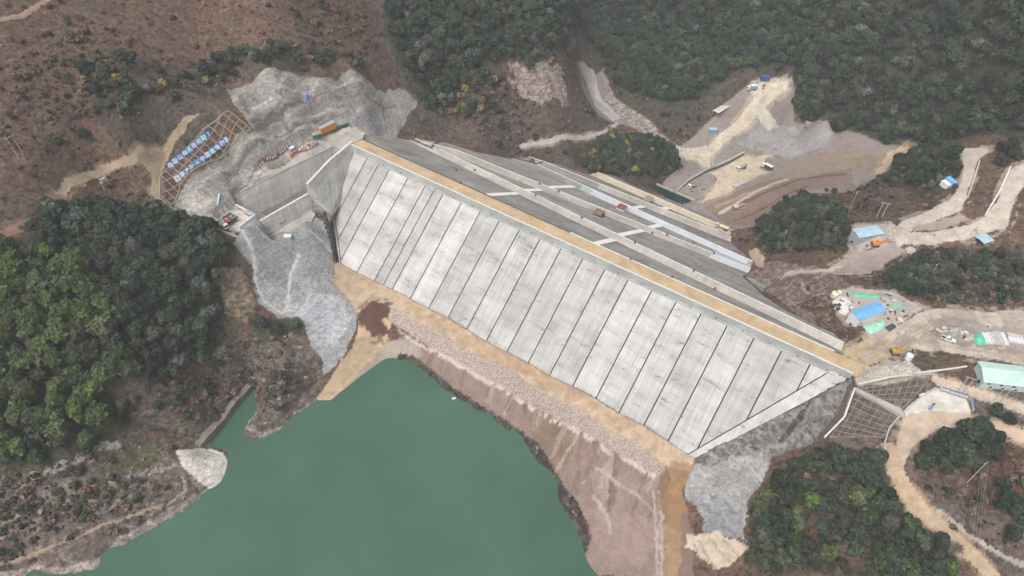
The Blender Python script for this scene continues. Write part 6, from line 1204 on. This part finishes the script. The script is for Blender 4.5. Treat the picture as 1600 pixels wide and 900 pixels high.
for bi, (pl, spc, place, sz) in enumerate((('0,745 100,730 180,695 280,695 320,760 250,815 170,850 60,890 0,890', 5.2, 'on the ledges of the lower left bank', 1.1), ('350,560 440,505 500,560 500,600 420,650 400,600', 5.0, 'on the cliff beside the narrow inlet', 1.0), ('1050,230 1110,225 1240,190 1300,210 1240,240 1120,240', 7.5, 'on the grey valley floor', 1.0), ('930,150 1000,180 1050,225 1020,212 960,170', 7, 'along the far stream bed', 1.1), ('1180,430 1300,430 1310,500 1240,490', 6.5, 'on the bank right of the dam', .9), ('1410,385 1440,362 1520,345 1590,360 1590,385 1500,388', 6, 'along the roadside under the upper road', .8), ('1470,475 1600,470 1600,485 1480,483', 4, 'along the roadside above the plank stacks', .7), ('1090,730 1240,690 1330,600 1320,640 1190,730', 8, 'on the grey slope below the plinth', .9), ('660,560 760,640 860,740 930,840 930,890 1030,890 1030,760 900,700 780,630', 7.5, 'scattered on the pinkish slope below the riprap', .45), ('402,640 384,668 412,684 440,668 480,640 440,630', 3.2, 'on the rock spit by the inlet', .8), ('815,690 840,690 905,800 920,840 905,840 840,720', 4.5, 'in the dark rubble at the shoreline', .7))):
    x, y = scatter(pl, spc, 900 + bi, .5); r = random.Random(bi)
    for a, c in zip(x, y):
        if r.random() < .62 and not inpoly(np.array(a), np.array(c), OUT):
            q = sz * (.5 + 1.1 * r.random() ** 2); o = bpy.data.objects.new('boulder', BLD[r.randrange(6)]); COL.objects.link(o); o.location = (a, c, float(hat(a, c))); o.scale = (q * r.uniform(.8, 1.5), q, q * r.uniform(.7, 1.2)); o.rotation_euler = (0, 0, r.uniform(0, 6)); tag(o, 'rough brown grey boulder ' + place, 'boulder', 'boulders ' + place)
# the rest: one object of instanced plants each
def stuff(name, items, protos, keys):
    col = bpy.data.collections.new(name + '_plants')
    order = sorted(keys); ob_i = {}
    for i, k in enumerate(order): o = bpy.data.objects.new(f'{name}_{i:03d}', protos[k]); col.objects.link(o); ob_i[k] = i
    me = bpy.data.meshes.new(name); me.from_pydata([(t[0], t[1], t[2] - .15) for t in items], [], [])
    me.attributes.new('idx', 'INT', 'POINT').data.foreach_set('value', [ob_i[t[3], t[4]] for t in items]); me.attributes.new('sz', 'FLOAT', 'POINT').data.foreach_set('value', [t[5] for t in items]); me.attributes.new('ang', 'FLOAT', 'POINT').data.foreach_set('value', [t[6] for t in items])
    o = bpy.data.objects.new(name, me); COL.objects.link(o); ng = bpy.data.node_groups.new(name, 'GeometryNodeTree'); ng.interface.new_socket('Geometry', in_out='INPUT', socket_type='NodeSocketGeometry'); ng.interface.new_socket('Geometry', in_out='OUTPUT', socket_type='NodeSocketGeometry')
    n, l = ng.nodes, ng.links; gi, go = n.new('NodeGroupInput'), n.new('NodeGroupOutput'); m2p = n.new('GeometryNodeMeshToPoints'); iop = n.new('GeometryNodeInstanceOnPoints'); ci = n.new('GeometryNodeCollectionInfo'); ci.inputs[0].default_value = col; ci.inputs['Separate Children'].default_value = True; ci.inputs['Reset Children'].default_value = True
    def na(nm, ty): q = n.new('GeometryNodeInputNamedAttribute'); q.data_type = ty; q.inputs[0].default_value = nm; return q.outputs[0]
    cx = n.new('ShaderNodeCombineXYZ'); l.new(na('ang', 'FLOAT'), cx.inputs[2])
    l.new(gi.outputs[0], m2p.inputs[0]); l.new(m2p.outputs[0], iop.inputs['Points']); l.new(ci.outputs[0], iop.inputs['Instance']); iop.inputs['Pick Instance'].default_value = True; l.new(na('idx', 'INT'), iop.inputs['Instance Index']); l.new(cx.outputs[0], iop.inputs['Rotation']); l.new(na('sz', 'FLOAT'), iop.inputs['Scale']); l.new(iop.outputs[0], go.inputs[0])
    md = o.modifiers.new('plants', 'NODES'); md.node_group = ng; return tag(o, kind='stuff')
def joined(cm, tm):
    b = MB()
    for k, me in enumerate((cm, tm)): b.add([tuple(v.co) for v in me.vertices], [tuple(p.vertices) for p in me.polygons], k)
    return b.mesh('tree', [cm.materials[0], tm.materials[0]])
stuff('far_woodland', FARW, {k: joined(*v) for k, v in PROTO.items()}, list(PROTO)); stuff('undergrowth', SH[300:], SPRO, list(SPRO))
# ------------------------------------------------------------------ haze
hm, nt, bs, nn, ll = newmat('haze_air'); nn.remove(bs); pv = nn.new('ShaderNodeVolumePrincipled'); pv.inputs['Color'].default_value = (.86, .90, .95, 1); pv.inputs['Density'].default_value = HAZE; ll.new(pv.outputs[0], nn['Material Output'].inputs['Volume'])
zlo, zhi = float(H.min()) - 8, max(CAM_H + 40, float(H.max()) + 20)
b = MB(); b.box((0, 0, (zlo + zhi) / 2), (5600, 5600, zhi - zlo)); tag(b.build('haze', hm), kind='stuff')
